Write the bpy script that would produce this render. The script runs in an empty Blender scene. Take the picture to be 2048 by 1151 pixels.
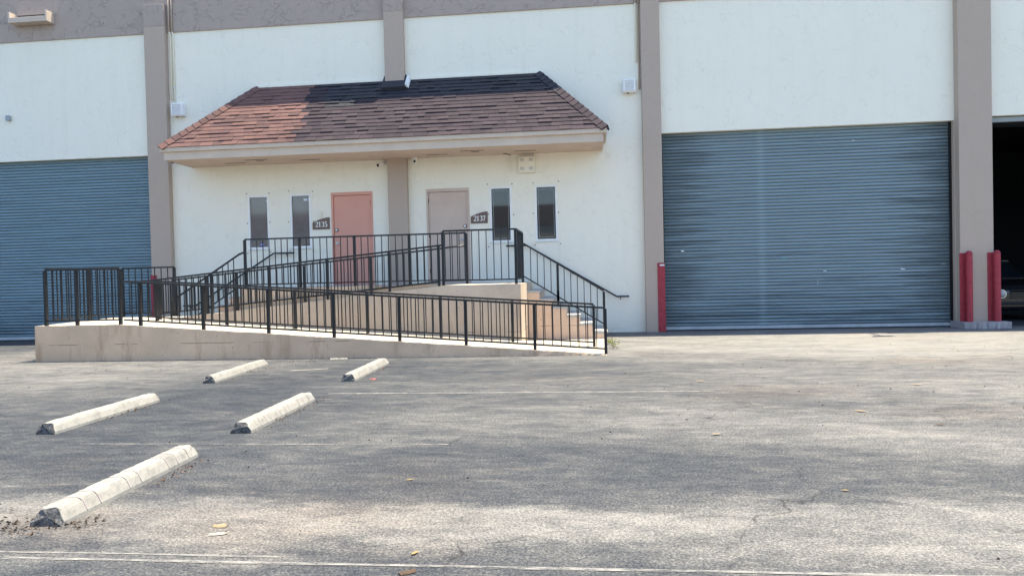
import bpy, bmesh, math, random
from mathutils import Vector, Matrix
random.seed(7)
R = math.radians
sc = bpy.context.scene
COL = sc.collection

# ------------------------------------------------------------------ camera
cam_d = bpy.data.cameras.new('camera')
cam = bpy.data.objects.new('camera', cam_d)
COL.objects.link(cam)
YAW, PITCH, ROLL = R(6.1255), R(-1.0752), R(-1.3694)
_d = Vector((-math.sin(YAW) * math.cos(PITCH), math.cos(YAW) * math.cos(PITCH), math.sin(PITCH)))
_r = Vector((math.cos(YAW), math.sin(YAW), 0))
_u = _r.cross(_d)
_r2 = math.cos(ROLL) * _r + math.sin(ROLL) * _u
_u2 = -math.sin(ROLL) * _r + math.cos(ROLL) * _u
cam.matrix_world = Matrix(((_r2.x, _u2.x, -_d.x, 0), (_r2.y, _u2.y, -_d.y, -17.0), (_r2.z, _u2.z, -_d.z, 1.4034), (0, 0, 0, 1)))
cam_d.sensor_width = 36
cam_d.lens = 1450 / 2048 * 36
cam_d.clip_start = 0.05
cam_d.clip_end = 3000
sc.camera = cam

# ------------------------------------------------------------------ light
SUN = Vector((0.24, 0.137, 1.0)).normalized()
elev = math.asin(SUN.z)
world = bpy.data.worlds.new('World')
sc.world = world
world.use_nodes = True
wn = world.node_tree
wn.nodes.clear()
sky = wn.nodes.new('ShaderNodeTexSky')
sky.sky_type = 'NISHITA'
sky.sun_disc = False
sky.sun_elevation = elev
sky.sun_rotation = math.atan2(SUN.x, SUN.y)
sky.air_density = 1.0
sky.dust_density = 0.6
sky.ozone_density = 0.5
bg = wn.nodes.new('ShaderNodeBackground')
bg.inputs['Strength'].default_value = 0.13
wo = wn.nodes.new('ShaderNodeOutputWorld')
wn.links.new(sky.outputs[0], bg.inputs[0])
wn.links.new(bg.outputs[0], wo.inputs[0])
sun_d = bpy.data.lights.new('sun', 'SUN')
sun_d.energy = 4.2
sun_d.angle = R(0.53)
sun_d.color = (1.0, 0.89, 0.70)
sun = bpy.data.objects.new('sun', sun_d)
COL.objects.link(sun)
sun.rotation_euler = (-SUN).to_track_quat('-Z', 'Y').to_euler()
sun.location = (0, 0, 40)
sc.view_settings.view_transform = 'Standard'
sc.view_settings.look = 'None'
sc.view_settings.exposure = 1.5
sc.view_settings.gamma = 1
sc.view_settings.use_curve_mapping = False
sc.cycles.use_denoising = True
sc.cycles.max_bounces = 6
sc.cycles.adaptive_threshold = 0.02
sc.cycles.diffuse_bounces = 4

# ------------------------------------------------------------------ helpers
WL = {}          # world position of each object's origin


def reg(o, loc, parent):
    loc = Vector(loc)
    WL[o.name] = loc
    if parent is not None:
        o.parent = parent
        o.location = loc - WL[parent.name]
    else:
        o.location = loc
    return o


def tag(o, label=None, cat=None, group=None, kind=None):
    if label: o['label'] = label
    if cat: o['category'] = cat
    if group: o['group'] = group
    if kind: o['kind'] = kind
    return o


def empty(name, loc, label=None, cat=None, group=None, parent=None):
    o = bpy.data.objects.new(name, None)
    COL.objects.link(o)
    o.empty_display_size = 0.2
    reg(o, loc, parent)
    return tag(o, label, cat, group)


class MB:
    def __init__(s):
        s.v = []; s.f = []

    def add(s, vs, fs):
        n = len(s.v)
        s.v += [Vector(p) for p in vs]
        s.f += [tuple(i + n for i in f) for f in fs]
        return s

    def hexa(s, p):
        # p: 4 bottom (ccw from above) + 4 top
        return s.add(p, [(3, 2, 1, 0), (4, 5, 6, 7), (0, 1, 5, 4), (1, 2, 6, 5), (2, 3, 7, 6), (3, 0, 4, 7)])

    def box(s, x0, x1, y0, y1, z0, z1):
        return s.hexa([(x0, y0, z0), (x1, y0, z0), (x1, y1, z0), (x0, y1, z0), (x0, y0, z1), (x1, y0, z1), (x1, y1, z1), (x0, y1, z1)])

    def bar(s, a, b, w, h):
        # bar along a->b, w sideways (horizontal), h vertical-ish
        a, b = Vector(a), Vector(b)
        d = (b - a).normalized()
        side = d.cross(Vector((0, 0, 1)))
        if side.length < 1e-4: side = Vector((1, 0, 0))
        side.normalize()
        up = side.cross(d)
        sd, u = side * w / 2, up * h / 2
        return s.hexa([a - sd - u, a + sd - u, b + sd - u, b - sd - u, a - sd + u, a + sd + u, b + sd + u, b - sd + u])

    def tube(s, pts, r, n=10, cap=True):
        pts = [Vector(p) for p in pts]
        rings = []
        base = len(s.v)
        for i, p in enumerate(pts):
            if i == 0: t = pts[1] - p
            elif i == len(pts) - 1: t = p - pts[i - 1]
            else: t = (pts[i + 1] - p).normalized() + (p - pts[i - 1]).normalized()
            t.normalize()
            a = Vector((0, 0, 1)) if abs(t.z) < 0.9 else Vector((0, 1, 0))
            u = t.cross(a).normalized(); w = t.cross(u).normalized()
            rr = r[i] if isinstance(r, (list, tuple)) else r
            for k in range(n):
                an = 2 * math.pi * k / n
                s.v.append(p + (u * math.cos(an) + w * math.sin(an)) * rr)
        for i in range(len(pts) - 1):
            for k in range(n):
                k2 = (k + 1) % n
                s.f.append((base + i * n + k, base + i * n + k2, base + (i + 1) * n + k2, base + (i + 1) * n + k))
        if cap:
            s.f.append(tuple(base + k for k in range(n))[::-1])
            s.f.append(tuple(base + (len(pts) - 1) * n + k for k in range(n)))
        return s

    def prism(s, prof, y0, y1):
        # prof: list of (x,z); extruded along y
        n = len(prof)
        s.add([(x, y0, z) for x, z in prof] + [(x, y1, z) for x, z in prof],
              [tuple(range(n)), tuple(range(2 * n - 1, n - 1, -1))] + [(i, n + i, n + (i + 1) % n, (i + 1) % n)[::-1] for i in range(n)])
        return s

    def mesh(s, name, origin, mat, smooth=False, fix=True):
        me = bpy.data.meshes.new(name)
        o = Vector(origin)
        me.from_pydata([tuple(p - o) for p in s.v], [], s.f)
        if fix:
            bm = bmesh.new(); bm.from_mesh(me)
            bmesh.ops.recalc_face_normals(bm, faces=bm.faces)
            bm.to_mesh(me); bm.free()
        if smooth:
            for p in me.polygons: p.use_smooth = True
        if mat: me.materials.append(mat)
        me.update()
        return me

    def build(s, name, mat, parent=None, origin=None, smooth=False, bevel=0, fix=True, seg=2):
        if origin is None:
            xs = [p.x for p in s.v]; ys = [p.y for p in s.v]; zs = [p.z for p in s.v]
            origin = ((min(xs) + max(xs)) / 2, (min(ys) + max(ys)) / 2, min(zs))
        me = s.mesh(name, origin, mat, smooth, fix)
        o = bpy.data.objects.new(name, me)
        COL.objects.link(o)
        reg(o, origin, parent)
        if bevel:
            m = o.modifiers.new('bevel', 'BEVEL'); m.width = bevel; m.segments = seg; m.limit_method = 'ANGLE'; m.angle_limit = R(40)
        return o


def inst(name, me, loc, parent=None):
    o = bpy.data.objects.new(name, me)
    COL.objects.link(o)
    reg(o, loc, parent)
    return o


# ------------------------------------------------------------------ materials
class NT:
    def __init__(s, name):
        s.m = bpy.data.materials.new(name); s.m.use_nodes = True
        s.t = s.m.node_tree; s.b = s.t.nodes['Principled BSDF']
        s.co = s.t.nodes.new('ShaderNodeTexCoord')
        s.geo = s.t.nodes.new('ShaderNodeNewGeometry')

    def n(s, typ, **k):
        nd = s.t.nodes.new(typ)
        for a, v in k.items(): setattr(nd, a, v)
        return nd

    def L(s, a, b): s.t.links.new(a, b)

    def vec(s, scale=(1, 1, 1), world=True, warp=0, wscale=1.0):
        mp = s.n('ShaderNodeMapping'); mp.inputs['Scale'].default_value = scale
        src = s.geo.outputs['Position'] if world else s.co.outputs['Object']
        if warp:
            nz = s.n('ShaderNodeTexNoise'); nz.inputs['Scale'].default_value = wscale; nz.inputs['Detail'].default_value = 3
            s.L(src, nz.inputs['Vector'])
            sub = s.n('ShaderNodeVectorMath', operation='SUBTRACT'); sub.inputs[1].default_value = (.5, .5, .5)
            s.L(nz.outputs['Color'], sub.inputs[0])
            mul = s.n('ShaderNodeVectorMath', operation='SCALE'); mul.inputs['Scale'].default_value = warp
            s.L(sub.outputs[0], mul.inputs[0])
            add = s.n('ShaderNodeVectorMath', operation='ADD')
            s.L(src, add.inputs[0]); s.L(mul.outputs[0], add.inputs[1])
            src = add.outputs[0]
        s.L(src, mp.inputs['Vector'])
        return mp.outputs[0]

    def noise(s, scale, detail=4, rough=.55, v=None, dist=0):
        nd = s.n('ShaderNodeTexNoise'); nd.inputs['Scale'].default_value = scale; nd.inputs['Detail'].default_value = detail
        nd.inputs['Roughness'].default_value = rough; nd.inputs['Distortion'].default_value = dist
        s.L(v if v is not None else s.geo.outputs['Position'], nd.inputs['Vector'])
        return nd.outputs['Fac']

    def voro(s, scale, feature='F1', v=None, out='Distance', rand=1.0):
        nd = s.n('ShaderNodeTexVoronoi', feature=feature); nd.inputs['Scale'].default_value = scale
        nd.inputs['Randomness'].default_value = rand
        s.L(v if v is not None else s.geo.outputs['Position'], nd.inputs['Vector'])
        return nd.outputs[out]

    def ramp(s, fac, stops, interp='LINEAR'):
        nd = s.n('ShaderNodeValToRGB'); cr = nd.color_ramp; cr.interpolation = interp
        while len(cr.elements) < len(stops): cr.elements.new(.5)
        for e, (p, c) in zip(cr.elements, stops):
            e.position = p
            e.color = (c, c, c, 1) if isinstance(c, (int, float)) else (*c, 1)
        s.L(fac, nd.inputs[0])
        return nd.outputs[0]

    def rng(s, fac, a, b, c=0., d=1.):
        nd = s.n('ShaderNodeMapRange'); nd.inputs[1].default_value = a; nd.inputs[2].default_value = b
        nd.inputs[3].default_value = c; nd.inputs[4].default_value = d
        s.L(fac, nd.inputs[0]); return nd.outputs[0]

    def mix(s, fac, a, b, mode='MIX'):
        nd = s.n('ShaderNodeMix', data_type='RGBA', blend_type=mode)
        for i, x in ((0, fac), (6, a), (7, b)):
            if isinstance(x, (int, float)): nd.inputs[i].default_value = x if i == 0 else (x, x, x, 1)
            elif isinstance(x, tuple): nd.inputs[i].default_value = (*x, 1)
            else: s.L(x, nd.inputs[i])
        return nd.outputs[2]

    def math(s, op, a, b=0.):
        nd = s.n('ShaderNodeMath', operation=op)
        for i, x in ((0, a), (1, b)):
            if isinstance(x, (int, float)): nd.inputs[i].default_value = x
            else: s.L(x, nd.inputs[i])
        return nd.outputs[0]

    def xyz(s):
        nd = s.n('ShaderNodeSeparateXYZ'); s.L(s.geo.outputs['Position'], nd.inputs[0]); return nd.outputs

    def bump(s, h, strength=.3, dist=.01):
        nd = s.n('ShaderNodeBump'); nd.inputs['Strength'].default_value = strength; nd.inputs['Distance'].default_value = dist
        s.L(h, nd.inputs['Height']); s.L(nd.outputs[0], s.b.inputs['Normal']); return nd

    def done(s, col=None, rough=.8, metal=0., spec=None):
        if col is not None:
            if isinstance(col, tuple): s.b.inputs['Base Color'].default_value = (*col, 1)
            else: s.L(col, s.b.inputs['Base Color'])
        if isinstance(rough, (int, float)): s.b.inputs['Roughness'].default_value = rough
        else: s.L(rough, s.b.inputs['Roughness'])
        s.b.inputs['Metallic'].default_value = metal
        if spec is not None: s.b.inputs['Specular IOR Level'].default_value = spec
        return s.m


def m_plain(name, col, rough=.6, metal=0., var=.12, scale=6, bump=0., spec=None):
    t = NT(name)
    nz = t.noise(scale, 5, .6)
    c = t.mix(1.0, col, t.ramp(nz, [(.25, 1 - var), (.75, 1 + var * .6)]), 'MULTIPLY')
    if bump: t.bump(t.noise(scale * 12, 4), bump, .004)
    return t.done(c, rough, metal, spec)


def m_stucco(name, col, dirt=(.55, .5, .4), dirt_amt=.25, bump=.35, trowel=.5, plates=0.):
    t = NT(name)
    v = t.vec((1, 1, 1), warp=.35, wscale=2.5)
    fine = t.noise(55, 5, .65)
    mid = t.noise(7, 4, .6)
    big = t.noise(.9, 4, .6)
    # trowel dabs: thin curved ridges, only in patches
    vo = t.voro(4.5, 'DISTANCE_TO_EDGE', v)
    line = t.ramp(vo, [(0, 1), (.07, 0)])
    patch = t.ramp(t.noise(2.6, 4, .6), [(.50, 0), (.62, 1)])
    dab = t.math('MULTIPLY', line, patch)
    h = t.math('ADD', t.math('MULTIPLY', fine, .5), t.math('MULTIPLY', mid, .6))
    h = t.math('SUBTRACT', h, t.math('MULTIPLY', dab, trowel))
    if plates:
        v2 = t.vec((1, 1, 1.25), warp=.55, wscale=3.0)
        vp = t.voro(3.4, 'DISTANCE_TO_EDGE', v2)
        pl = t.ramp(vp, [(0, 1), (.035, 0)])
        pm = t.ramp(t.noise(3.2, 3, .6), [(.44, 0), (.60, 1)])
        pd = t.math('MULTIPLY', pl, pm)
        h = t.math('SUBTRACT', h, t.math('MULTIPLY', pd, plates))
        cell = t.n('ShaderNodeTexVoronoi'); cell.inputs['Scale'].default_value = 3.4; t.L(v2, cell.inputs['Vector'])
        h = t.math('ADD', h, t.math('MULTIPLY', cell.outputs['Color'], .5))
    t.bump(h, bump, .02)
    run_ = t.ramp(t.noise(1.3, 6, .7, t.vec((3.0, 3.0, .22))), [(.52, 0), (.75, dirt_amt * .8)])
    col0 = t.mix(run_, col, tuple(a * b for a, b in zip(col, (.80, .79, .74))))
    c = t.mix(t.ramp(big, [(.3, 0), (.75, dirt_amt)]), col0, tuple(a * b for a, b in zip(col, (.93, .95, .93))))
    spots = t.ramp(t.noise(3.1, 8, .75), [(.60, 0), (.72, dirt_amt)])
    c = t.mix(spots, c, tuple(a * b for a, b in zip(col, dirt)))
    chip = t.ramp(t.noise(9, 6, .7), [(.70, 0), (.76, .55)])
    c = t.mix(chip, c, tuple(x * .62 for x in col))
    c = t.mix(t.math('MULTIPLY', dab, .10), c, tuple(x * .55 for x in col))
    if plates:
        c = t.mix(t.math('MULTIPLY', pd, .20), c, tuple(x * .35 for x in col))
    return t.done(c, .9, 0, .3)


M = {}
M['wall'] = m_stucco('wall_stucco', (.855, .82, .705), bump=.5, dirt_amt=.32)
M['taupe'] = m_stucco('taupe_stucco', (.455, .37, .305), bump=.18, trowel=.15, dirt_amt=.2)
M['band'] = m_stucco('band_stucco', (.405, .335, .295), bump=.6, trowel=.1, dirt_amt=.2, plates=1.6)
M['trim'] = m_plain('taupe_trim_paint', (.57, .475, .385), .6, var=.1, scale=3, bump=.05)
M['soffit'] = m_plain('soffit_paint', (.60, .465, .37), .7, var=.12, scale=2.5, bump=.05)
M['white_metal'] = m_plain('white_metal', (.82, .82, .80), .4, var=.05)
M['white_trim'] = m_plain('white_trim', (.72, .73, .71), .6, var=.1, scale=5)
M['cream'] = m_plain('cream_paint', (.80, .75, .62), .5, var=.06)
M['black'] = m_plain('black_railing_paint', (.011, .013, .016), .38, var=.25, scale=20, spec=.45)
M['red'] = m_plain('red_guard_paint', (.33, .028, .046), .6, var=.35, scale=14, bump=.2)
M['salmon'] = m_plain('salmon_door_paint', (.66, .325, .245), .5, var=.05, scale=2)
M['taupe_door'] = m_plain('taupe_door_paint', (.57, .45, .37), .5, var=.1, scale=2.2)
M['chrome'] = m_plain('satin_steel', (.6, .6, .6), .3, 1.0, var=.05)
M['dark_metal'] = m_plain('dark_metal', (.02, .02, .022), .4, .6, var=.1)
M['grey_box'] = m_plain('grey_conduit_box', (.3, .34, .36), .5, var=.1)
M['brown_sign'] = m_plain('brown_sign', (.15, .10, .078), .5, var=.08)
M['numeral'] = m_plain('numeral_white', (.8, .78, .73), .5, var=.02)
M['slot'] = m_plain('vent_slot_dark', (.03, .026, .024), .9, var=.1)
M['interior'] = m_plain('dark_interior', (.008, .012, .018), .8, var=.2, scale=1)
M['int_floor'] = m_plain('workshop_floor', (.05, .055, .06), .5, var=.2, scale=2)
M['roofing'] = m_plain('flat_roofing', (.4, .4, .4), .9, var=.1)
M['bar'] = m_plain('bottom_bar_steel', (.42, .46, .48), .5, var=.25, scale=4)
M['tape'] = m_plain('pale_sticker', (.7, .72, .74), .5, var=.05)
M['blue'] = m_plain('blue_sticker', (.03, .05, .3), .5, var=.05)
M['green_tape'] = m_plain('green_sticker', (.1, .5, .42), .5, var=.05)
M['leaf_tan'] = m_plain('dry_leaf_tan', (.30, .22, .13), .8, var=.3, scale=30)
M['leaf_yellow'] = m_plain('dry_leaf_yellow', (.26, .19, .07), .7, var=.3, scale=30)
M['leaf_brown'] = m_plain('dry_leaf_brown', (.08, .05, .03), .9, var=.3, scale=30)
M['leaf_orange'] = m_plain('leaf_litter_orange', (.20, .09, .04), .9, var=.4, scale=40)
M['weed'] = m_plain('weed_green', (.16, .2, .03), .6, var=.4, scale=40)
M['paper'] = m_plain('paper_scrap', (.33, .31, .26), .8, var=.2, scale=20)
M['red_scrap'] = m_plain('red_scrap', (.25, .09, .08), .6, var=.1, scale=20)


def m_glass(name, col, rough=.03, var=.2):
    t = NT(name)
    c = t.mix(1., col, t.ramp(t.noise(2.2, 3), [(.3, 1 - var), (.7, 1 + var)]), 'MULTIPLY')
    return t.done(c, rough, 0, .8)


M['glass_dark'] = m_glass('dark_tinted_glass', (.010, .014, .018))
M['glass_grey'] = m_glass('grey_tinted_glass', (.125, .112, .112), .06, .15)
M['glass_lamp'] = m_glass('lamp_glass', (.4, .42, .42), .05, .05)


def m_slat(name, col, xa, xb):
    t = NT(name)
    x = t.xyz()
    streak = t.noise(2.2, 6, .7, t.vec((.30, 1, 9)))
    cloud = t.noise(.8, 4, .55, t.vec((.6, 1, .5)))
    c = t.mix(1., col, t.ramp(streak, [(.25, .80), (.5, 1.0), (.75, 1.18)]), 'MULTIPLY')
    # grime that creeps in raggedly from both guides and along the foot
    rag = t.math('MULTIPLY', t.math('SUBTRACT', t.noise(1.5, 7, .75, t.vec((.22, 1, 5))), .5), 3.6)
    el = t.math('ADD', t.rng(x[0], xa, xa + 1.7, 1., 0.), rag)
    er = t.math('ADD', t.rng(x[0], xb - 1.7, xb, 0., 1.), rag)
    ef = t.math('ADD', t.rng(x[2], 0., 1.6, .75, 0.), rag)
    g = t.math('MAXIMUM', t.math('MAXIMUM', el, er), ef)
    gm = t.ramp(g, [(.30, 0), (.85, .68)])
    c = t.mix(gm, c, tuple(k * .30 for k in col))
    pale = t.ramp(t.math('ADD', t.math('ABSOLUTE', t.math('SUBTRACT', x[0], xa + 2.25)), t.math('MULTIPLY', streak, .12)), [(.07, .2), (.18, 0)])
    c = t.mix(pale, c, tuple(min(1, k * 1.9) for k in col))
    scr = t.ramp(t.noise(2.4, 8, .8, t.vec((.4, 1, 14))), [(.70, 0), (.76, .55)])
    c = t.mix(scr, c, tuple(min(1, k * 2.1) for k in col))
    rust = t.ramp(t.noise(1.1, 6, .7, t.vec((.7, 1, 2.2))), [(.70, 0), (.80, .6)])
    c = t.mix(rust, c, (.16, .10, .075))
    t.bump(t.noise(7, 3, .6, t.vec((.5, 1, 1.4))), .25, .006)
    return t.done(c, t.ramp(cloud, [(.3, .55), (.7, .40)]), .1, .45)


M['slat'] = m_slat('roller_door_steel', (.205, .275, .305), 1.69, 8.05)
M['slat_far'] = m_slat('roller_door_steel_blue', (.19, .275, .315), -18.5, -9.5)


def m_concrete(name, col, stain=.35, paint=False):
    t = NT(name)
    big = t.noise(1.2, 5, .65)
    fine = t.noise(40, 5, .7)
    c = t.mix(1., col, t.ramp(big, [(.25, .84), (.7, 1.08)]), 'MULTIPLY')
    c = t.mix(1., c, t.ramp(fine, [(.25, .88), (.75, 1.08)]), 'MULTIPLY')
    if paint:
        # rust-brown runs, scuffs and a form line
        rv = t.vec((2.2, 2.2, .5))
        run = t.ramp(t.noise(1.6, 6, .7, rv), [(.52, 0), (.72, stain)])
        c = t.mix(run, c, (.34, .2, .12))
        sc_ = t.ramp(t.noise(5.5, 8, .8, t.vec((.7, .7, 2.4))), [(.63, 0), (.72, stain * 1.4)])
        c = t.mix(sc_, c, tuple(a * .35 for a in col))
        pit = t.ramp(t.voro(5), [(.03, .9), (.06, 0)])
        c = t.mix(pit, c, (.08, .06, .05))
        lv = t.n('ShaderNodeMath', operation='ADD')
        z = t.xyz()[2]
        ln = t.math('ABSOLUTE', t.math('SUBTRACT', t.math('ADD', z, t.math('MULTIPLY', t.noise(3, 2), .03)), .315))
        lf = t.math('MULTIPLY', t.ramp(ln, [(.004, .8), (.009, 0)]), t.ramp(t.noise(2.4, 4), [(.46, 0), (.56, 1)]))
        c = t.mix(lf, c, tuple(a * .3 for a in col))
    else:
        st = t.ramp(t.noise(3.2, 7, .75), [(.56, 0), (.72, stain)])
        c = t.mix(st, c, tuple(a * .6 for a in col))
    t.bump(t.math('ADD', t.math('MULTIPLY', fine, .6), t.noise(9, 4)), .3, .008)
    return t.done(c, .9, 0, .3)


M['ramp_paint'] = m_concrete('ramp_wall_paint', (.60, .485, .37), .5, True)
M['ramp_front_bounce'] = m_concrete('ramp_paint_warm_bounce', (.66, .48, .325), .65, True)  # ramp wall paint tinted warmer, with light bounced off the asphalt in its colour
M['ramp_top'] = m_concrete('ramp_concrete', (.50, .45, .37), .25)
M['stair_paint'] = m_concrete('stair_side_paint', (.64, .48, .36), .3, True)
M['step'] = m_concrete('step_concrete', (.42, .42, .40), .3)
M['pad'] = m_concrete('pad_concrete', (.36, .34, .34), .4)


def m_stop():
    t = NT('wheel_stop_paint')
    fine = t.noise(45, 5, .7)
    wear = t.noise(6, 8, .75)
    c = t.mix(t.ramp(wear, [(.48, 0), (.68, .75)]), (.285, .277, .25), (.155, .15, .14))
    c = t.mix(t.ramp(t.noise(14, 6, .75), [(.60, 0), (.70, .7)]), c, (.11, .105, .10))
    t.bump(t.math('ADD', fine, t.math('MULTIPLY', wear, 1.2)), .35, .006)
    return t.done(c, .85, 0, .3)


M['stop'] = m_stop()
t = NT('broken_concrete_end')
M['stop_end'] = t.done(t.mix(t.ramp(t.noise(35, 7, .75), [(.4, 0), (.65, 1)]), (.06, .06, .062), (.26, .255, .25)), .95)
t.bump(t.noise(22, 6, .75), 1., .03)


def m_asphalt():
    t = NT('weathered_asphalt')
    x = t.xyz()
    v = t.vec((.42, 1.0, 1.0), warp=1.2, wscale=.35)
    n1 = t.noise(.55, 9, .70, v)
    n2 = t.noise(2.1, 9, .78, t.vec((.35, 1, 1), warp=.6, wscale=.7))
    # worn and dusty areas of the lot, ragged by noise
    wv = t.n('ShaderNodeTexNoise'); wv.inputs['Scale'].default_value = .55; wv.inputs['Detail'].default_value = 9; wv.inputs['Roughness'].default_value = .76
    t.L(t.vec((.8, 1.2, 1)), wv.inputs['Vector'])
    ws = t.n('ShaderNodeSeparateColor'); t.L(wv.outputs['Color'], ws.inputs[0])
    wx = t.math('ADD', x[0], t.math('MULTIPLY', t.math('SUBTRACT', ws.outputs[0], .5), 4.5))
    wy = t.math('ADD', x[1], t.math('MULTIPLY', t.math('SUBTRACT', ws.outputs[1], .5), 2.6))

    def blob(cx, cy, rx, ry, amp):
        dx = t.math('DIVIDE', t.math('SUBTRACT', wx, cx), rx)
        dy = t.math('DIVIDE', t.math('SUBTRACT', wy, cy), ry)
        d2 = t.math('ADD', t.math('MULTIPLY', dx, dx), t.math('MULTIPLY', dy, dy))
        return t.rng(d2, .1, 1.6, amp * .72, 0.)

    f = t.rng(wx, -4.5, 5., .42, .68)
    for bl in [(-9.5, -5.6, 5.0, 3.4, .42), (4.0, -2.8, 9.0, 2.6, .40), (6.5, -7.5, 4.0, 2.6, .10), (-2.2, -13.0, 2.6, .42, .40), (2.5, -13.1, 3.4, .6, .30),
               (-.4, -11.9, 2.4, .75, -.19), (-4.1, -8.6, 1.3, 3.6, -.15), (.6, -10.0, 2.6, .6, .16), (-4.2, -12.7, .9, .6, .30), (2.2, -11.0, 2.0, .5, .10),
               (-.5, -8.0, 3.5, .5, .07), (-1.5, -6.3, 3.0, 1.0, -.06), (-1.0, -14.0, 4.5, .35, -.10), (2.2, -11.9, 1.2, .45, -.12)]:
        f = t.math('ADD', f, blob(*bl))
    f = t.math('ADD', f, t.math('MULTIPLY', t.math('SUBTRACT', n1, .5), .40))
    f = t.math('ADD', f, t.math('MULTIPLY', t.math('SUBTRACT', n2, .5), .85))
    n4 = t.noise(6, 9, .85, t.vec((.45, 1, 1), warp=.25, wscale=2.0))
    f = t.math('ADD', f, t.math('MULTIPLY', t.math('SUBTRACT', n4, .5), 1.05))
    # aggregate: the dust shows as pale grains whose density follows the wear
    sp = t.noise(58, 4, .8)
    vo = t.voro(85)
    f = t.math('ADD', f, t.math('MULTIPLY', t.math('SUBTRACT', sp, .5), 1.75))
    col = t.ramp(f, [(.0, (.015, .020, .028)), (.30, (.040, .047, .058)), (.55, (.088, .091, .094)), (.80, (.176, .173, .164)), (1, (.275, .266, .246))])
    # rusty tint patches
    rt = t.ramp(t.noise(.45, 5, .6, t.vec((.5, 1, 1))), [(.55, 0), (.75, .6)])
    col = t.mix(rt, col, t.mix(1., col, (1.14, .93, .8), 'MULTIPLY'))
    peb = t.ramp(vo, [(.0, 1.45), (.35, .95), (.6, .72)])
    col = t.mix(.8, col, t.mix(1., col, peb, 'MULTIPLY'))
    # pale scuffs
    sf = t.ramp(t.noise(4.5, 10, .82, t.vec((.35, 1.4, 1))), [(.585, 0), (.66, .55)])
    col = t.mix(sf, col, (.24, .23, .21))
    # fine cracks
    cv = t.vec((.7, 1, 1), warp=.9, wscale=1.2)
    ce = t.ramp(t.voro(.55, 'DISTANCE_TO_EDGE', cv), [(0, 1), (.004, 0)])
    cm = t.ramp(t.noise(.6, 5, .7), [(.47, 0), (.54, 1)])
    oil = t.ramp(t.noise(1.7, 3, .5), [(.70, 0), (.76, .55)])
    col = t.mix(oil, col, (.03, .03, .032))
    ck = t.math('MULTIPLY', ce, cm)
    col = t.mix(t.math('MULTIPLY', ck, .7), col, (.02, .02, .022))
    h = t.math('ADD', sp, t.math('MULTIPLY', vo, -.8))
    t.bump(h, .55, .012)
    return t.done(col, .92, 0, .25)


M['asphalt'] = m_asphalt()
t = NT('worn_line_paint')
_w = t.noise(14, 8, .8, t.vec((.5, 2, 1)))
_fac = t.ramp(_w, [(.40, .15), (.60, .95)])
_tr = t.n('ShaderNodeBsdfTransparent'); _mx = t.n('ShaderNodeMixShader')
t.done((.30, .29, .27), .9)
t.L(_fac, _mx.inputs[0]); t.L(t.b.outputs[0], _mx.inputs[1]); t.L(_tr.outputs[0], _mx.inputs[2])
t.L(_mx.outputs[0], t.t.nodes['Material Output'].inputs[0])
M['line'] = t.m


def m_shingle(name, c0, c1, var=.3):
    t = NT(name)
    oi = t.n('ShaderNodeObjectInfo')
    c = t.mix(oi.outputs['Random'], c0, c1)
    att = t.noise(1.7, 2)
    c = t.mix(1., c, t.ramp(t.noise(60, 3, .7), [(.3, 1 - var), (.7, 1 + var)]), 'MULTIPLY')
    c = t.mix(1., c, t.ramp(att, [(.3, .9), (.7, 1.1)]), 'MULTIPLY')
    t.bump(t.noise(140, 3, .7), .4, .004)
    return t.done(c, .92, 0, .25)


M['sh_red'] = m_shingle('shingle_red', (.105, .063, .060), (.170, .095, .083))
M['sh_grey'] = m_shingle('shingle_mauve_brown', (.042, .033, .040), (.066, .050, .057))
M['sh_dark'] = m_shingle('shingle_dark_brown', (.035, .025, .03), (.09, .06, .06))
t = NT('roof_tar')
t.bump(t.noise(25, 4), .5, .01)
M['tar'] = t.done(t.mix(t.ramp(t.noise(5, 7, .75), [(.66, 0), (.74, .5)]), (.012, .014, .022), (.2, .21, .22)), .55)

# ------------------------------------------------------------------ ground
g = MB(); g.add([(-400, -400, 0), (400, -400, 0), (400, 400, 0), (-400, 400, 0)], [(0, 1, 2, 3)])
tag(g.build('asphalt_ground', M['asphalt'], origin=(0, 0, 0), fix=False), 'weathered grey asphalt of the parking lot', kind='structure')


def painted_line(y, x0, x1, w, name='parking_line'):
    m = MB(); n = int((x1 - x0) / .4)
    for i in range(n):
        a, b = x0 + (x1 - x0) * i / n, x0 + (x1 - x0) * (i + 1) / n
        m.add([(a, y - w / 2 - .006 * math.sin(i * 1.7), .004), (b, y - w / 2 - .006 * math.sin(i * 1.7 + 1.7), .004), (b, y + w / 2, .004), (a, y + w / 2, .004)], [(0, 1, 2, 3)])
    return tag(m.build(name, M['line'], fix=False), kind='structure')


painted_line(-8.47, -3.2, 1.4, .06)
painted_line(-11.08, -4.5, -1.2, .018)
painted_line(-13.58, -3.6, 2.6, .028)
painted_line(-13.50, -3.6, -1.6, .018)

# ------------------------------------------------------------------ warehouse
PT = 8.74       # parapet top
P = .16        # pilaster projection
BX0, BX1 = -20.0, 18.0
bld = empty('warehouse', (-4.5, 0, 0), 'long white stucco warehouse with taupe pilasters and blue roller doors', 'building')


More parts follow.
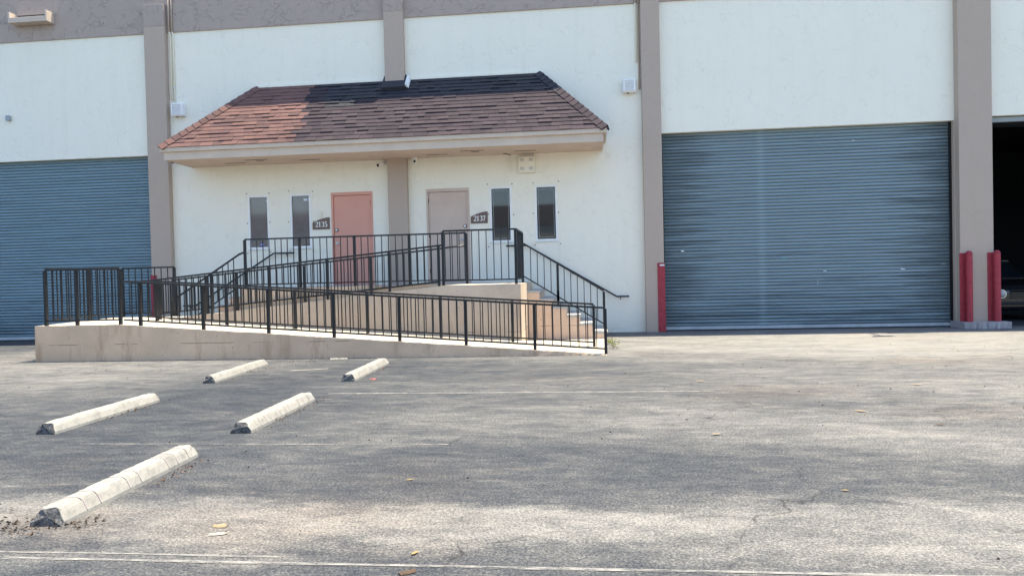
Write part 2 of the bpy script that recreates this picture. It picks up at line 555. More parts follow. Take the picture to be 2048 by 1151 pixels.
def wall_grid(m, x0, x1, z0, z1, openings, y=0., depth=.2):
    xs = sorted(set([x0, x1] + [a for o in openings for a in o[:2]]))
    zs = sorted(set([z0, z1] + [a for o in openings for a in o[2:]]))
    for i in range(len(xs) - 1):
        for j in range(len(zs) - 1):
            cx, cz = (xs[i] + xs[i + 1]) / 2, (zs[j] + zs[j + 1]) / 2
            if any(o[0] < cx < o[1] and o[2] < cz < o[3] for o in openings): continue
            for yy, s in ((y, 1), (y + depth, -1)):
                q = [(xs[i], yy, zs[j]), (xs[i + 1], yy, zs[j]), (xs[i + 1], yy, zs[j + 1]), (xs[i], yy, zs[j + 1])]
                m.add(q if s > 0 else q[::-1], [(0, 1, 2, 3)])
    for a, b, c, d in openings:
        m.add([(a, y, c), (a, y, d), (a, y + depth, d), (a, y + depth, c)], [(0, 1, 2, 3)])
        m.add([(b, y, c), (b, y + depth, c), (b, y + depth, d), (b, y, d)], [(0, 1, 2, 3)])
        m.add([(a, y, d), (b, y, d), (b, y + depth, d), (a, y + depth, d)], [(0, 1, 2, 3)])
        if c > z0: m.add([(a, y, c), (a, y + depth, c), (b, y + depth, c), (b, y, c)], [(0, 1, 2, 3)])


LZ = 1.224     # landing height
DOORS = [(-6.17, -5.14, LZ, 3.475), (-3.83, -2.79, LZ, 3.475)]
WINS = [(-8.28, -7.74, 2.165, 3.475), (-7.21, -6.68, 2.165, 3.475), (-2.31, -1.78, 2.165, 3.475), (-1.24, -.71, 2.165, 3.475)]
BAYS = [(-17.3, -10.62, 0., 4.56), (1.69, 8.06, 0., 4.56), (8.76, 15.3, 0., 4.62)]
m = MB(); wall_grid(m, BX0, BX1, 0, 7.545, DOORS + WINS + BAYS)
m.build('front_wall', M['wall'], bld, origin=(-4.5, 0, 0), fix=False)
m = MB(); m.box(BX0, BX1, -.035, .2, 7.545, PT)
m.build('parapet_band', M['band'], bld)
m = MB(); m.box(BX0 + .01, BX1 - .01, .2, 25, 7.5, 7.6)
m.build('flat_roof', M['roofing'], bld)
m = MB(); m.box(BX0, BX0 + .2, .2, 25, 0, 7.5); m.box(BX1 - .2, BX1, .2, 25, 0, 7.5); m.box(BX0 + .2, BX1 - .2, 24.8, 25, 0, 7.5)
m.build('outer_wall', M['wall'], bld)

for (x0, x1, pz) in [(-17.85, -17.3, 8.2), (-10.74, -10.21, 8.2), (-4.715, -4.25, 8.2), (1.275, 1.70, 8.2), (8.06, 8.75, 8.2), (15.3, 15.9, 8.2)]:
    pr = .2 if x0 > 5 and x0 < 9 else P
    pil = MB().box(x0, x1, -pr, .0, 0, pz).build('pilaster', M['taupe'], bld, bevel=.012)
    MB().box(x0 - .004, x1 + .004, -pr - .006, -.036, 7.66, pz + .006).build('pilaster_cap', M['band'], pil, bevel=.012)


def roller_door(x0, x1, zt, y, mat, label, extra):
    rd = empty('roller_door', ((x0 + x1) / 2, y, 0), parent=bld)
    rd['label'] = label
    p = .0757
    n = int((zt - .10) / p) + 1
    sm = MB()
    prof = []
    K = 6
    for k in range(K + 1):
        a = k / K
        prof.append((-.004 - .024 * math.sin(math.pi * a ** .85) ** .8, a * p * .86))
    prof += [(.006, p * .88), (.006, p)]
    w = (x1 - x0) / 2
    for (yy, zz) in prof: sm.v += [Vector((-w, yy, zz)), Vector((w, yy, zz))]
    for i in range(len(prof) - 1): sm.f.append((2 * i, 2 * i + 1, 2 * i + 3, 2 * i + 2))
    me = sm.mesh('slat', (0, 0, 0), mat, smooth=True, fix=False)
    for i in range(n):
        inst('slat', me, ((x0 + x1) / 2, y, .10 + i * p), rd)
    MB().box(x0, x1, y - .03, y + .02, .025, .098).build('bottom_bar', M['bar'], rd, bevel=.006)
    MB().box(x0, x1, y - .02, y + .02, .0, .024).build('rubber_seal', M['dark_metal'], rd)
    for s, xx in ((1, x0), (-1, x1)):
        a, b = (xx, xx + s * .05); a, b = min(a, b), max(a, b)
        MB().box(a, b, y - .06, y - .03, .0, zt - .002).build('guide_rail', M['dark_metal'], rd)
    for (sx, sz, ww, hh, mm) in extra:
        MB().box(sx, sx + ww, y - .0255, y - .0215, sz, sz + hh).build('sticker', M[mm], rd)
    return rd


roller_door(-17.3, -10.62, 4.56, .15, M['slat_far'], 'steel blue roller door at the left end of the ramp', [])
roller_door(1.69, 8.04, 4.56, .15, M['slat'], 'large steel blue roller door right of the stairs',
            [(2.12, 1.83, .07, .03, 'tape'), (4.38, 1.62, .08, .03, 'green_tape'), (5.28, 1.30, .07, .02, 'tape'), (6.95, 1.30, .09, .025, 'tape'), (7.82, 1.40, .09, .025, 'tape'), (5.15, 1.07, .012, .03, 'tape'), (5.15, 1.0, .012, .03, 'tape'), (5.95, 4.22, .05, .02, 'tape')])

MB().box(8.042, 8.059, -.0, .2, 0, 4.558).build('door_jamb', M['taupe'], bld)
# the third bay stands open: a dark workshop
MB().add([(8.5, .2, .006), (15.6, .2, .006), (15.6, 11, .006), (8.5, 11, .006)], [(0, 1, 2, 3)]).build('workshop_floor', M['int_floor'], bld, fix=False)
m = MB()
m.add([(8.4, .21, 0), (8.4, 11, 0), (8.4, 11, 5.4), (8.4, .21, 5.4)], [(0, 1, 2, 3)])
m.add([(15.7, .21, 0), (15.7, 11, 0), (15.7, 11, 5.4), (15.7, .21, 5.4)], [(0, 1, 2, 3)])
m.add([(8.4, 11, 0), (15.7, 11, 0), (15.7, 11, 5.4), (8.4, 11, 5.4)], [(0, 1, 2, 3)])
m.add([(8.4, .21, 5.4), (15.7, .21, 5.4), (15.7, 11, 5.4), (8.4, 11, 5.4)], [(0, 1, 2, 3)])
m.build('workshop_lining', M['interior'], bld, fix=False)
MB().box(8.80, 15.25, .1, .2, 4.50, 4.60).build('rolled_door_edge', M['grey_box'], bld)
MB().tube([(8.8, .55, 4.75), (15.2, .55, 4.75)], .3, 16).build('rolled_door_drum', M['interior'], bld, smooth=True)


# ------------------------------------------------------------------ doors and windows
def entry_door(o, mat, hinge, label):
    x0, x1, z0, z1 = o
    d = empty('entry_door', ((x0 + x1) / 2, 0, z0), parent=bld); d['label'] = label
    fw = .05
    fr = MB().box(x0, x0 + fw, -.012, .1, z0, z1).box(x1 - fw, x1, -.012, .1, z0, z1).box(x0 + fw, x1 - fw, -.012, .1, z1 - .075, z1)
    fr.build('door_frame', mat, d, bevel=.004)
    MB().box(x0 + fw + .004, x1 - fw - .004, .022, .07, z0 + .015, z1 - .08).build('door_leaf', mat, d, bevel=.003)
    hx = x1 - fw if hinge > 0 else x0 + fw
    for hz in (z0 + .25, z0 + 1.1, z1 - .33):
        MB().tube([(hx, .012, hz), (hx, .012, hz + .11)], .013, 8).build('hinge', M['dark_metal'], d, smooth=True)
    kx = x0 + .12 if hinge > 0 else x1 - .12
    m = MB().tube([(kx, .022, z0 + 1.35), (kx, -.005, z0 + 1.35)], .042, 16)
    m.build('lock_rose', M['dark_metal'], d, smooth=False)
    MB().tube([(kx, -.005, z0 + 1.35), (kx, -.02, z0 + 1.35)], .027, 14).build('lock_cylinder', M['white_metal'], d)
    s = 1 if hinge > 0 else -1
    m = MB().tube([(kx, .022, z0 + 1.03), (kx, -.01, z0 + 1.03)], .036, 14).tube([(kx, -.01, z0 + 1.03), (kx, -.05, z0 + 1.03), (kx + s * .03, -.058, z0 + 1.03), (kx + s * .13, -.058, z0 + 1.025)], .012, 8)
    m.build('lever_handle', M['chrome'], d, smooth=False)
    MB().box(x0 + fw, x1 - fw, -.01, .1, z0, z0 + .014).build('threshold', M['chrome'], d)
    return d


entry_door(DOORS[0], M['salmon'], 1, 'salmon pink entry door beside sign 2135')
entry_door(DOORS[1], M['taupe_door'], -1, 'taupe entry door beside sign 2137')


def window(o, glass, inner, label):
    x0, x1, z0, z1 = o
    w = empty('window', ((x0 + x1) / 2, 0, z0), parent=bld); w['label'] = label
    fw = .048
    MB().box(x0, x0 + fw, -.006, .06, z0, z1).box(x1 - fw, x1, -.006, .06, z0, z1).box(x0 + fw, x1 - fw, -.006, .06, z1 - fw, z1).box(x0 + fw, x1 - fw, -.006, .06, z0, z0 + fw).build('window_frame', M['white_metal'], w, bevel=.003)
    MB().box(x0 - .015, x1 + .015, -.03, -.007, z0 - .025, z0 - .002).build('sill', M['white_trim'], w, bevel=.004)
    MB().box(x0 + fw, x1 - fw, .035, .05, z0 + fw, z1 - fw).build('pane', glass, w)
    if inner:  # thin grey outline painted in as the frame's reflection in the dark glass
        a, b, c, d2 = x0 + fw + .035, x1 - fw - .035, z0 + fw + .04, z1 - fw - .045
        e = .008
        MB().box(a, a + e, .030, .0345, c, d2).box(b - e, b, .030, .0345, c, d2).box(a + e, b - e, .030, .0345, d2 - e, d2).box(a + e, b - e, .030, .0345, c, c + e).build('frame_reflection', M['grey_box'], w)
    for bx in (x0 - .03, x1 + .03):
        for bz in (z0 - .08, (z0 + z1) / 2, z1 + .06):
            bx2 = bx + random.uniform(-.02, .03); bz2 = bz + random.uniform(-.02, .02)
            MB().tube([(bx2, .0, bz2), (bx2, -.008, bz2)], .013, 8).build('anchor_bolt', M['dark_metal'], w)
    return w


w1 = window(WINS[0], M['glass_grey'], False, 'grey shaded window nearest the left stairs')
w2 = window(WINS[1], M['glass_grey'], False, 'grey shaded window left of sign 2135')
window(WINS[2], M['glass_dark'], True, 'dark tinted window right of sign 2137')
window(WINS[3], M['glass_dark'], True, 'dark tinted window above the right stairs')
MB().box(-8.01, -7.90, .030, .034, 2.235, 2.31).build('window_sticker', M['blue'], w1)
MB().box(-7.995, -7.915, .0275, .0295, 2.262, 2.272).box(-7.995, -7.915, .0275, .0295, 2.285, 2.293).build('sticker_print', M['tape'], w1)
MB().box(-7.82, -7.795, .030, .034, 3.32, 3.36).build('window_sticker', M['tape'], w1)
MB().box(-6.87, -6.735, .030, .034, 3.31, 3.36).build('window_sticker', M['tape'], w2)
MB().tube([(-6.765, .0295, 3.335), (-6.765, .027, 3.335)], .018, 10).build('sticker_print', M['blue'], w2)

# ------------------------------------------------------------------ canopy
can = empty('canopy', (-4.62, -.6, 4.21), parent=bld)
can['label'] = 'shingled hip canopy over the two entry doors'
EX0, EX1, EY, EZ = -9.72, .43, -1.30, 4.49      # eave
TX0, TX1, TZ = -7.93, -1.07, 6.085               # top against the wall
SL = math.hypot(-EY, TZ - EZ)
up = Vector((0, -EY, TZ - EZ)).normalized()       # up-slope
nrm = Vector((0, -(TZ - EZ), -EY)).normalized()


def rp(x, s, n=0.):
    return Vector((x, EY, EZ)) + up * s + nrm * n


def xl(s): return EX0 + (TX0 - EX0) * s / SL
def xr(s): return EX1 + (TX1 - EX1) * s / SL


m = MB()
m.add([(EX0, EY, EZ), (EX1, EY, EZ), (TX1, 0, TZ), (TX0, 0, TZ), (EX0, 0, EZ), (EX1, 0, EZ)],
      [(0, 1, 2, 3), (4, 0, 3), (1, 5, 2), (0, 4, 5, 1), (4, 3, 2, 5)])
m.build('roof_deck', M['sh_dark'], can)
FZ0 = 4.215
m = MB().box(EX0 + .07, EX1 - .07, EY + .05, EY + .07, FZ0 - .01, EZ - .06)
m.box(EX0 + .07, EX0 + .09, EY + .07, -.001, FZ0 - .01, EZ - .06).box(EX1 - .09, EX1 - .07, EY + .07, -.001, FZ0 - .01, EZ - .06)
m.build('fascia', M['trim'], can, bevel=.004)
m = MB().box(EX0 - .005, EX1 + .005, EY - .005, EY + .048, EZ - .105, EZ - .004)
m.box(EX0 - .005, EX0 + .065, EY + .048, -.001, EZ - .105, EZ - .004).box(EX1 - .065, EX1 + .005, EY + .048, -.001, EZ - .105, EZ - .004)
m.build('eave_trim', M['trim'], can, bevel=.008)
so = MB().box(EX0 + .09, EX1 - .09, EY + .07, -.001, FZ0, FZ0 + .03).build('soffit', M['soffit'], can)
for (sx, sy, ln) in [(-8.6, -.42, .5), (-7.95, -.75, .55), (-6.75, -.45, .5), (-3.7, -.42, .5), (-2.85, -.75, .55), (-1.65, -.45, .5), (-7.75, -.6, .18), (-2.62, -.6, .18)]:
    MB().box(sx, sx + ln, sy - .022, sy + .022, FZ0 - .004, FZ0 - .0005).build('vent_slot', M['slot'], so)

NC = 16
EXPO = SL / NC
sh_list = []
rest = MB()


def shingle(m, xa, xb, s0, s1, th, tn):
    a0, b0 = max(xa, xl(s0) + .01), min(xb, xr(s0) - .01)
    a1, b1 = max(xa, xl(min(s1, SL)) + .01), min(xb, xr(min(s1, SL)) - .01)
    s1 = min(s1, SL - .002)
    if b0 - a0 < .03 or b1 - a1 < .01: return False
    p = [rp(a0, s0, tn), rp(b0, s0, tn), rp(b1, s1, .002), rp(a1, s1, .002), rp(a0, s0, tn + th), rp(b0, s0, tn + th), rp(b1, s1, .006), rp(a1, s1, .006)]
    m.hexa(p); return True


RB = -6.50
for c in range(NC):
    s0 = c * EXPO - (.02 if c == 0 else 0); s1 = (c + 1) * EXPO + .03
    x = xl(s0) - random.uniform(0, .3)
    k = 0
    while x < xr(s0):
        w = random.choice((.17, .22, .26, .30, .34, .24))
        t_ = (c + .5) / NC
        cx = x + w / 2
        dark_edge = .70 + .015 * math.sin(cx * 3)
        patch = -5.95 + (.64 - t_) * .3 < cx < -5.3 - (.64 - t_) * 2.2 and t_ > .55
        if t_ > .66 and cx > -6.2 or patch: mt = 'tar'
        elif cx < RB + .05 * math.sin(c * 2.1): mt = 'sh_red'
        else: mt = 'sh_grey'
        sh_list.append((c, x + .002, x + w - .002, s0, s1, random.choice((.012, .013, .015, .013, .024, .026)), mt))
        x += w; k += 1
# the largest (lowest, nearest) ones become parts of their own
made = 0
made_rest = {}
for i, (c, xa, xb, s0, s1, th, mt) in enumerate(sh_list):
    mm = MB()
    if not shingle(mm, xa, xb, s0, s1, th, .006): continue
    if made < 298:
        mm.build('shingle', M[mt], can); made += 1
    else:
        q = made_rest.setdefault(mt, MB()); q.add(mm.v, mm.f)
for mt, q in made_rest.items():
    o = q.build('upper_shingles', M[mt], can); o['kind'] = 'stuff'
# side slopes in overlapping courses
for sgn, ex, tx in ((-1, EX0, TX0), (1, EX1, TX1)):
    m = MB()
    for c in range(NC):
        t0, t1 = c / NC, min(1, (c + 1.2) / NC)
        def sp(tt, yy, off):
            return Vector((ex + (tx - ex) * tt + sgn * off, yy, EZ + (TZ - EZ) * tt + off * .8))
        y0a, y1a = EY * (1 - t0), EY * (1 - t1)
        m.hexa([sp(t0, y0a + .01, .004), sp(t0, -.002, .004), sp(t1, -.002, .001), sp(t1, y1a + .01, .001), sp(t0, y0a + .01, .018), sp(t0, -.002, .018), sp(t1, -.002, .006), sp(t1, y1a + .01, .006)])
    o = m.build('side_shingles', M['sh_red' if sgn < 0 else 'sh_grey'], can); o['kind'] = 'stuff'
# hip caps
for sgn, e, tp in ((-1, Vector((EX0, EY, EZ)), Vector((TX0, 0, TZ))), (1, Vector((EX1, EY, EZ)), Vector((TX1, 0, TZ)))):
    d = tp - e; n = 15
    dn = d.normalized()
    fr = (Vector((1, 0, 0)) * (-sgn)); fr = (fr - dn * fr.dot(dn)); fr = (fr - nrm * fr.dot(nrm)).normalized()
    sd_n = Vector((sgn * (TZ - EZ), 0, abs(tp.x - e.x))).normalized()
    bk = (Vector((0, 1, 0)) - dn * dn.y); bk = (bk - sd_n * bk.dot(sd_n)).normalized()
    cn = (nrm + sd_n).normalized()
    for i in range(n):
        a = e + d * (i / n); b = e + d * min(1, (i + 1.25) / n)
        l0, l1 = .062, .044
        vs = []
        for p_, o_ in ((a, l0), (b, l1)):
            r_ = p_ + cn * o_ * 1.1
            vs += [p_ + fr * .14 + nrm * o_ * .55, r_, p_ + bk * .13 + sd_n * o_ * .55, p_ + fr * .14 + nrm * .0, p_, p_ + bk * .13]
        mm = MB().add(vs, [(0, 1, 7, 6), (1, 2, 8, 7), (0, 3, 4, 1), (1, 4, 5, 2), (6, 7, 10, 9), (7, 8, 11, 10), (0, 6, 9, 3), (2, 5, 11, 8)])
        tt = i / n
        mt = 'tar' if tt > .66 and sgn > 0 else ('sh_red' if sgn < 0 else 'sh_grey')
        mm.build('hip_cap', M[mt], can)
# white flashing against the wall and tarred box round the pilaster foot
MB().box(TX0 + .02, -4.78, -.03, -.001, TZ - .01, TZ + .05).build('wall_flashing', M['wall'], can, bevel=.004)
MB().box(-4.19, TX1 - .02, -.03, -.001, TZ - .01, TZ + .05).build('wall_flashing', M['wall'], can, bevel=.004)
m = MB().hexa([rp(-4.79, SL * .80, .0), rp(-4.17, SL * .80, 0), (-4.17, -.02, TZ - .1), (-4.79, -.02, TZ - .1), rp(-4.77, SL * .82, .10), rp(-4.19, SL * .82, .10), (-4.19, -.02, TZ + .12), (-4.77, -.02, TZ + .12)])
m.build('pilaster_flashing', M['tar'], can, bevel=.01)
m = MB().hexa([rp(-4.20, SL * .83, .06), rp(-4.12, SL * .83, .02), (-4.12, -.03, TZ - .02), (-4.20, -.03, TZ), rp(-4.20, SL * .84, .13), rp(-4.13, SL * .84, .05), (-4.13, -.03, TZ + .06), (-4.20, -.03, TZ + .14)])
m.build('torn_flashing_strip', M['white_trim'], can, bevel=.008)

# ------------------------------------------------------------------ scupper, boxes, conduits
sc_ = empty('roof_scupper', (-13.75, -.03, 7.93), 'taupe box scupper jutting from the parapet band', 'scupper')
X0, X1 = -14.22, -13.18
m = MB().box(X0, X1, -.30, -.036, 7.93, 7.98).box(X0, X0 + .05, -.30, -.036, 7.98, 8.20).box(X1 - .05, X1, -.30, -.036, 7.98, 8.20).box(X0 + .05, X1 - .05, -.30, -.26, 7.98, 8.06)
m.build('trough', M['trim'], sc_, bevel=.006)
MB().box(X0 + .052, X1 - .052, -.0405, -.0365, 7.985, 8.19).build('drain_opening', M['slot'], sc_)

jb = empty('junction_box', (-14.52, 0, 5.58), 'small grey junction box above the left roller door', 'junction box')
MB().box(-14.575, -14.47, -.06, -.001, 5.59, 5.71).build('housing', M['grey_box'], jb, bevel=.006)
MB().box(-14.58, -14.465, -.068, -.061, 5.585, 5.715).build('cover_plate', M['grey_box'], jb, bevel=.003)


def wall_light(x0, x1, z0, z1, label):
    e = empty('wall_light', ((x0 + x1) / 2, 0, z0), label, 'wall light', 'louvred wall lights flanking the canopy')
    MB().box(x0, x1, -.15, -.001, z0, z1).build('housing', M['white_metal'], e, bevel=.012)
    fr = MB().box(x0 + .02, x0 + .045, -.175, -.151, z0 + .03, z1 - .02).box(x1 - .045, x1 - .02, -.175, -.151, z0 + .03, z1 - .02)
    fr.box(x0 + .045, x1 - .045, -.175, -.151, z0 + .03, z0 + .045).box(x0 + .045, x1 - .045, -.175, -.151, z1 - .035, z1 - .02)
    fr.build('louvre_frame', M['white_metal'], e)
    n = 6
    for i in range(n):
        zz = z0 + .05 + (z1 - z0 - .09) * i / n
        MB().hexa([(x0 + .046, -.176, zz), (x1 - .046, -.176, zz), (x1 - .046, -.155, zz + .012), (x0 + .046, -.155, zz + .012), (x0 + .046, -.172, zz + .006), (x1 - .046, -.172, zz + .006), (x1 - .046, -.153, zz + .034), (x0 + .046, -.153, zz + .034)]).build('louvre', M['white_metal'], e)
    MB().tube([((x0 + x1) / 2 - .03, -.09, z0), ((x0 + x1) / 2 - .03, -.09, z0 - .025)], .014, 8).build('photocell', M['dark_metal'], e)
    return e


wall_light(-10.10, -9.79, 5.47, 5.78, 'white louvred box light left of the canopy')
wall_light(.85, 1.14, 5.50, 5.80, 'white louvred box light right of the canopy')
c = empty('conduit', (-10.09, -.03, 5.6), 'pair of thin pipes running up beside the left pilaster', 'conduit')
MB().tube([(-10.13, -.03, 5.9), (-10.13, -.03, 7.5), (-10.13, -.075, 7.54)], .022, 8).build('pipe', M['wall'], c, smooth=True)
MB().tube([(-10.13, -.075, 7.54), (-10.13, -.075, 8.6)], .022, 8).build('upper_pipe', M['taupe'], c, smooth=True)
MB().tube([(-10.06, -.025, 5.77), (-10.06, -.025, 7.5), (-10.06, -.065, 7.54)], .018, 8).build('pipe', M['wall'], c, smooth=True)
MB().tube([(-10.06, -.065, 7.54), (-10.06, -.065, 8.6)], .018, 8).build('upper_pipe', M['taupe'], c, smooth=True)
MB().tube([(-10.06, -.025, 6.15), (-10.06, -.025, 6.2)], .024, 8).build('coupling', M['white_trim'], c, smooth=True)
c = empty('conduit', (1.21, -.03, 5.6), 'pair of thin pipes running up beside the right pilaster', 'conduit')
MB().tube([(1.17, -.025, 6.2), (1.17, -.025, 7.5), (1.17, -.065, 7.54)], .02, 8).build('pipe', M['wall'], c, smooth=True)
MB().tube([(1.17, -.065, 7.54), (1.17, -.065, 8.6)], .02, 8).build('upper_pipe', M['taupe'], c, smooth=True)
MB().tube([(1.235, -.03, 5.58), (1.235, -.03, 7.5), (1.235, -.075, 7.54)], .02, 8).build('pipe', M['taupe'], c, smooth=True)
MB().tube([(1.235, -.075, 7.54), (1.235, -.075, 8.6)], .02, 8).build('upper_pipe', M['taupe'], c, smooth=True)

vb = empty('vented_box', (-1.4, 0, 3.75), 'cream square box with four vent grilles under the canopy', 'box')
MB().box(-1.60, -1.21, -.10, -.001, 3.755, 4.14).build('housing', M['cream'], vb, bevel=.012)
MB().box(-1.595, -1.215, -.112, -.101, 3.76, 4.135).build('cover', M['cream'], vb, bevel=.005)
for gx in (-1.555, -1.345):
    for gz in (3.83, 4.03):
        gr = MB().box(gx, gx + .09, -.1145, -.1125, gz, gz + .065).build('vent_grille', M['grey_box'], vb)
        for k in range(4):
            MB().box(gx + .004, gx + .086, -.1175, -.115, gz + .004 + k * .016, gz + .012 + k * .016).build('grille_bar', M['cream'], gr)
c = empty('cable_cover', (-1.78, 0, 3.8), 'short cream cable cover hanging below the soffit', 'cable cover')
MB().box(-1.80, -1.77, -.03, -.001, 3.80, 4.20).build('channel', M['cream'], c, bevel=.004)
MB().tube([(-1.785, -.03, 4.195), (-1.86, -.16, 4.205), (-1.93, -.24, 4.207)], .008, 6).build('cable', M['dark_metal'], c)

# cameras
e = empty('security_camera', (-4.84, -.1, 4.1), 'dark and white bullet camera on the soffit left of the pilaster', 'camera')
MB().tube([(-4.80, -.06, 4.214), (-4.80, -.06, 4.14), (-4.83, -.12, 4.11)], .016, 8).build('bracket', M['white_metal'], e, smooth=True)
MB().tube([(-4.78, -.06, 4.13), (-4.92, -.20, 4.06)], .032, 12).build('barrel', M['white_metal'], e, smooth=True)
MB().tube([(-4.92, -.20, 4.06), (-4.935, -.215, 4.052)], .036, 12).build('lens_hood', M['dark_metal'], e, smooth=True)
e = empty('security_camera', (-4.06, -.1, 4.1), 'white turret camera on the soffit right of the pilaster', 'camera')
MB().tube([(-4.06, -.1, 4.214), (-4.06, -.1, 4.185)], .07, 14).build('base', M['white_metal'], e)
m = MB(); bm = bmesh.new(); bmesh.ops.create_uvsphere(bm, u_segments=14, v_segments=9, radius=.068)
m.add([Vector(v.co) + Vector((-4.06, -.1, 4.15)) for v in bm.verts], [tuple(v.index for v in f.verts) for f in bm.faces]); bm.free()
m.build('turret', M['white_metal'], e, smooth=True)
MB().tube([(-4.05, -.155, 4.125), (-4.047, -.172, 4.118)], .03, 12).build('lens', M['dark_metal'], e)
e = empty('security_camera', (-10.08, -.2, 4.3), 'small black camera on the wall by the left eave', 'camera')
MB().tube([(-10.0, -.001, 4.36), (-10.0, -.08, 4.36)], .03, 10).build('base', M['white_metal'], e)
MB().tube([(-10.0, -.08, 4.36), (-10.12, -.17, 4.34)], .03, 10).build('barrel', M['dark_metal'], e, smooth=True)
e = empty('keypad', (-6.45, 0, 2.89), 'small cream keypad above sign 2135', 'keypad')
MB().box(-6.495, -6.40, -.03, -.001, 2.885, 3.03).build('housing', M['cream'], e, bevel=.008)
MB().box(-6.48, -6.415, -.034, -.0305, 2.90, 3.015).build('cover', M['cream'], e, bevel=.004)

# ------------------------------------------------------------------ number signs


def stroke(m, pts, ws, y0, y1):
    for i in range(len(pts) - 1):
        a, b = Vector((pts[i][0], 0, pts[i][1])), Vector((pts[i + 1][0], 0, pts[i + 1][1]))
        d = (b - a)
        if d.length < 1e-6: continue
        def nn(k):
            p0 = pts[max(0, k - 1)]; p1 = pts[min(len(pts) - 1, k + 1)]
            t = Vector((p1[0] - p0[0], 0, p1[1] - p0[1])).normalized()
            return Vector((-t.z, 0, t.x))
        na, nb = nn(i) * ws[i] / 2, nn(i + 1) * ws[i + 1] / 2
        q = [a - na, b - nb, b + nb, a + na]
        m.add([(p.x, y1, p.z) for p in q] + [(p.x, y0, p.z) for p in q], [(4, 5, 6, 7), (0, 1, 5, 4), (1, 2, 6, 5), (2, 3, 7, 6), (3, 0, 4, 7)])


def arc(cx, cz, rx, rz, a0, a1, n=12):
    return [(cx + rx * math.cos(R(a0 + (a1 - a0) * i / n)), cz + rz * math.sin(R(a0 + (a1 - a0) * i / n))) for i in range(n + 1)]


def digit(ch):
    S = []
    TH, TN = .20, .09
    if ch == '1':
        S += [([(.30, .0), (.30, 1.0)], [TH, TH]), ([(.10, .03), (.50, .03)], [TN, TN]), ([(.08, .84), (.30, .97)], [TN, TN])]
    elif ch == '2':
        a = arc(.30, .72, .22, .25, 170, -20, 12)
        p = a + [(.34, .36), (.10, .07)]
        S += [(p, [TN + .05] + [TN] * 4 + [TH * .8] * 4 + [TH] * 4 + [TN, TN]), ([(.06, .06), (.54, .06)], [TH * .85, TH * .85]), ([(.53, .05), (.58, .22)], [TN, TN])]
    elif ch == '3':
        S += [(arc(.27, .76, .20, .22, 160, -85, 12), [TN] * 5 + [TH] * 5 + [TN] * 3), (arc(.27, .29, .24, .27, 85, -150, 14), [TN] * 3 + [TH] * 7 + [TN] * 5)]
    elif ch == '5':
        S += [([(.16, .93), (.52, .95)], [TH * .9, TH * .8]), ([(.16, .95), (.12, .55)], [TN, TN]), (arc(.26, .31, .25, .30, 120, -145, 14), [TN] * 4 + [TH] * 7 + [TN] * 4)]
    elif ch == '7':
        S += [([(.05, .92), (.56, .92)], [TH * .9, TH * .9]), ([(.54, .90), (.34, .45), (.24, 0)], [TN + .02, TH * .8, TH]), ([(.06, .95), (.05, .76)], [TN, TN])]
    return S


def number_sign(x0, x1, z0, z1, txt, label):
    e = empty('number_sign', ((x0 + x1) / 2, 0, z0), label, 'sign')
    prof = [(x0, z0), (x1, z0), (x1, z1)]
    n = 10
    zl = z0 + (z1 - z0) * .58
    for i in range(1, n + 1):
        a = i / n
        prof.append((x1 + (x0 - x1) * a, z1 - (z1 - zl) * (a ** 1.8)))
    MB().prism(prof, -.02, -.001).build('plaque', M['brown_sign'], e)
    hgt = (z1 - z0) * .43; gap = hgt * .62
    tx = x0 + (x1 - x0) * .16; tz = z0 + (z1 - z0) * .21
    for ch in txt:
        m = MB()
        for k, (pts, ws) in enumerate(digit(ch)):
            stroke(m, [(tx + px * hgt, tz + pz * hgt) for px, pz in pts], [w_ * hgt for w_ in ws], -.0235 - k * .0004, -.0205)
        m.build('numeral', M['numeral'], e)
        tx += gap
    return e


number_sign(-6.645, -6.215, 2.60, 2.885, '2135', 'brown number sign 2135 beside the salmon door')
number_sign(-2.765, -2.36, 2.625, 2.90, '2137', 'brown number sign 2137 beside the taupe door')

# ------------------------------------------------------------------ ramp, landing, stairs
ramp = empty('entrance_ramp', (-4.5, -2.3, 0), 'switchback concrete wheelchair ramp with landing and stairs at each end', 'ramp')
rj = random.Random(3)


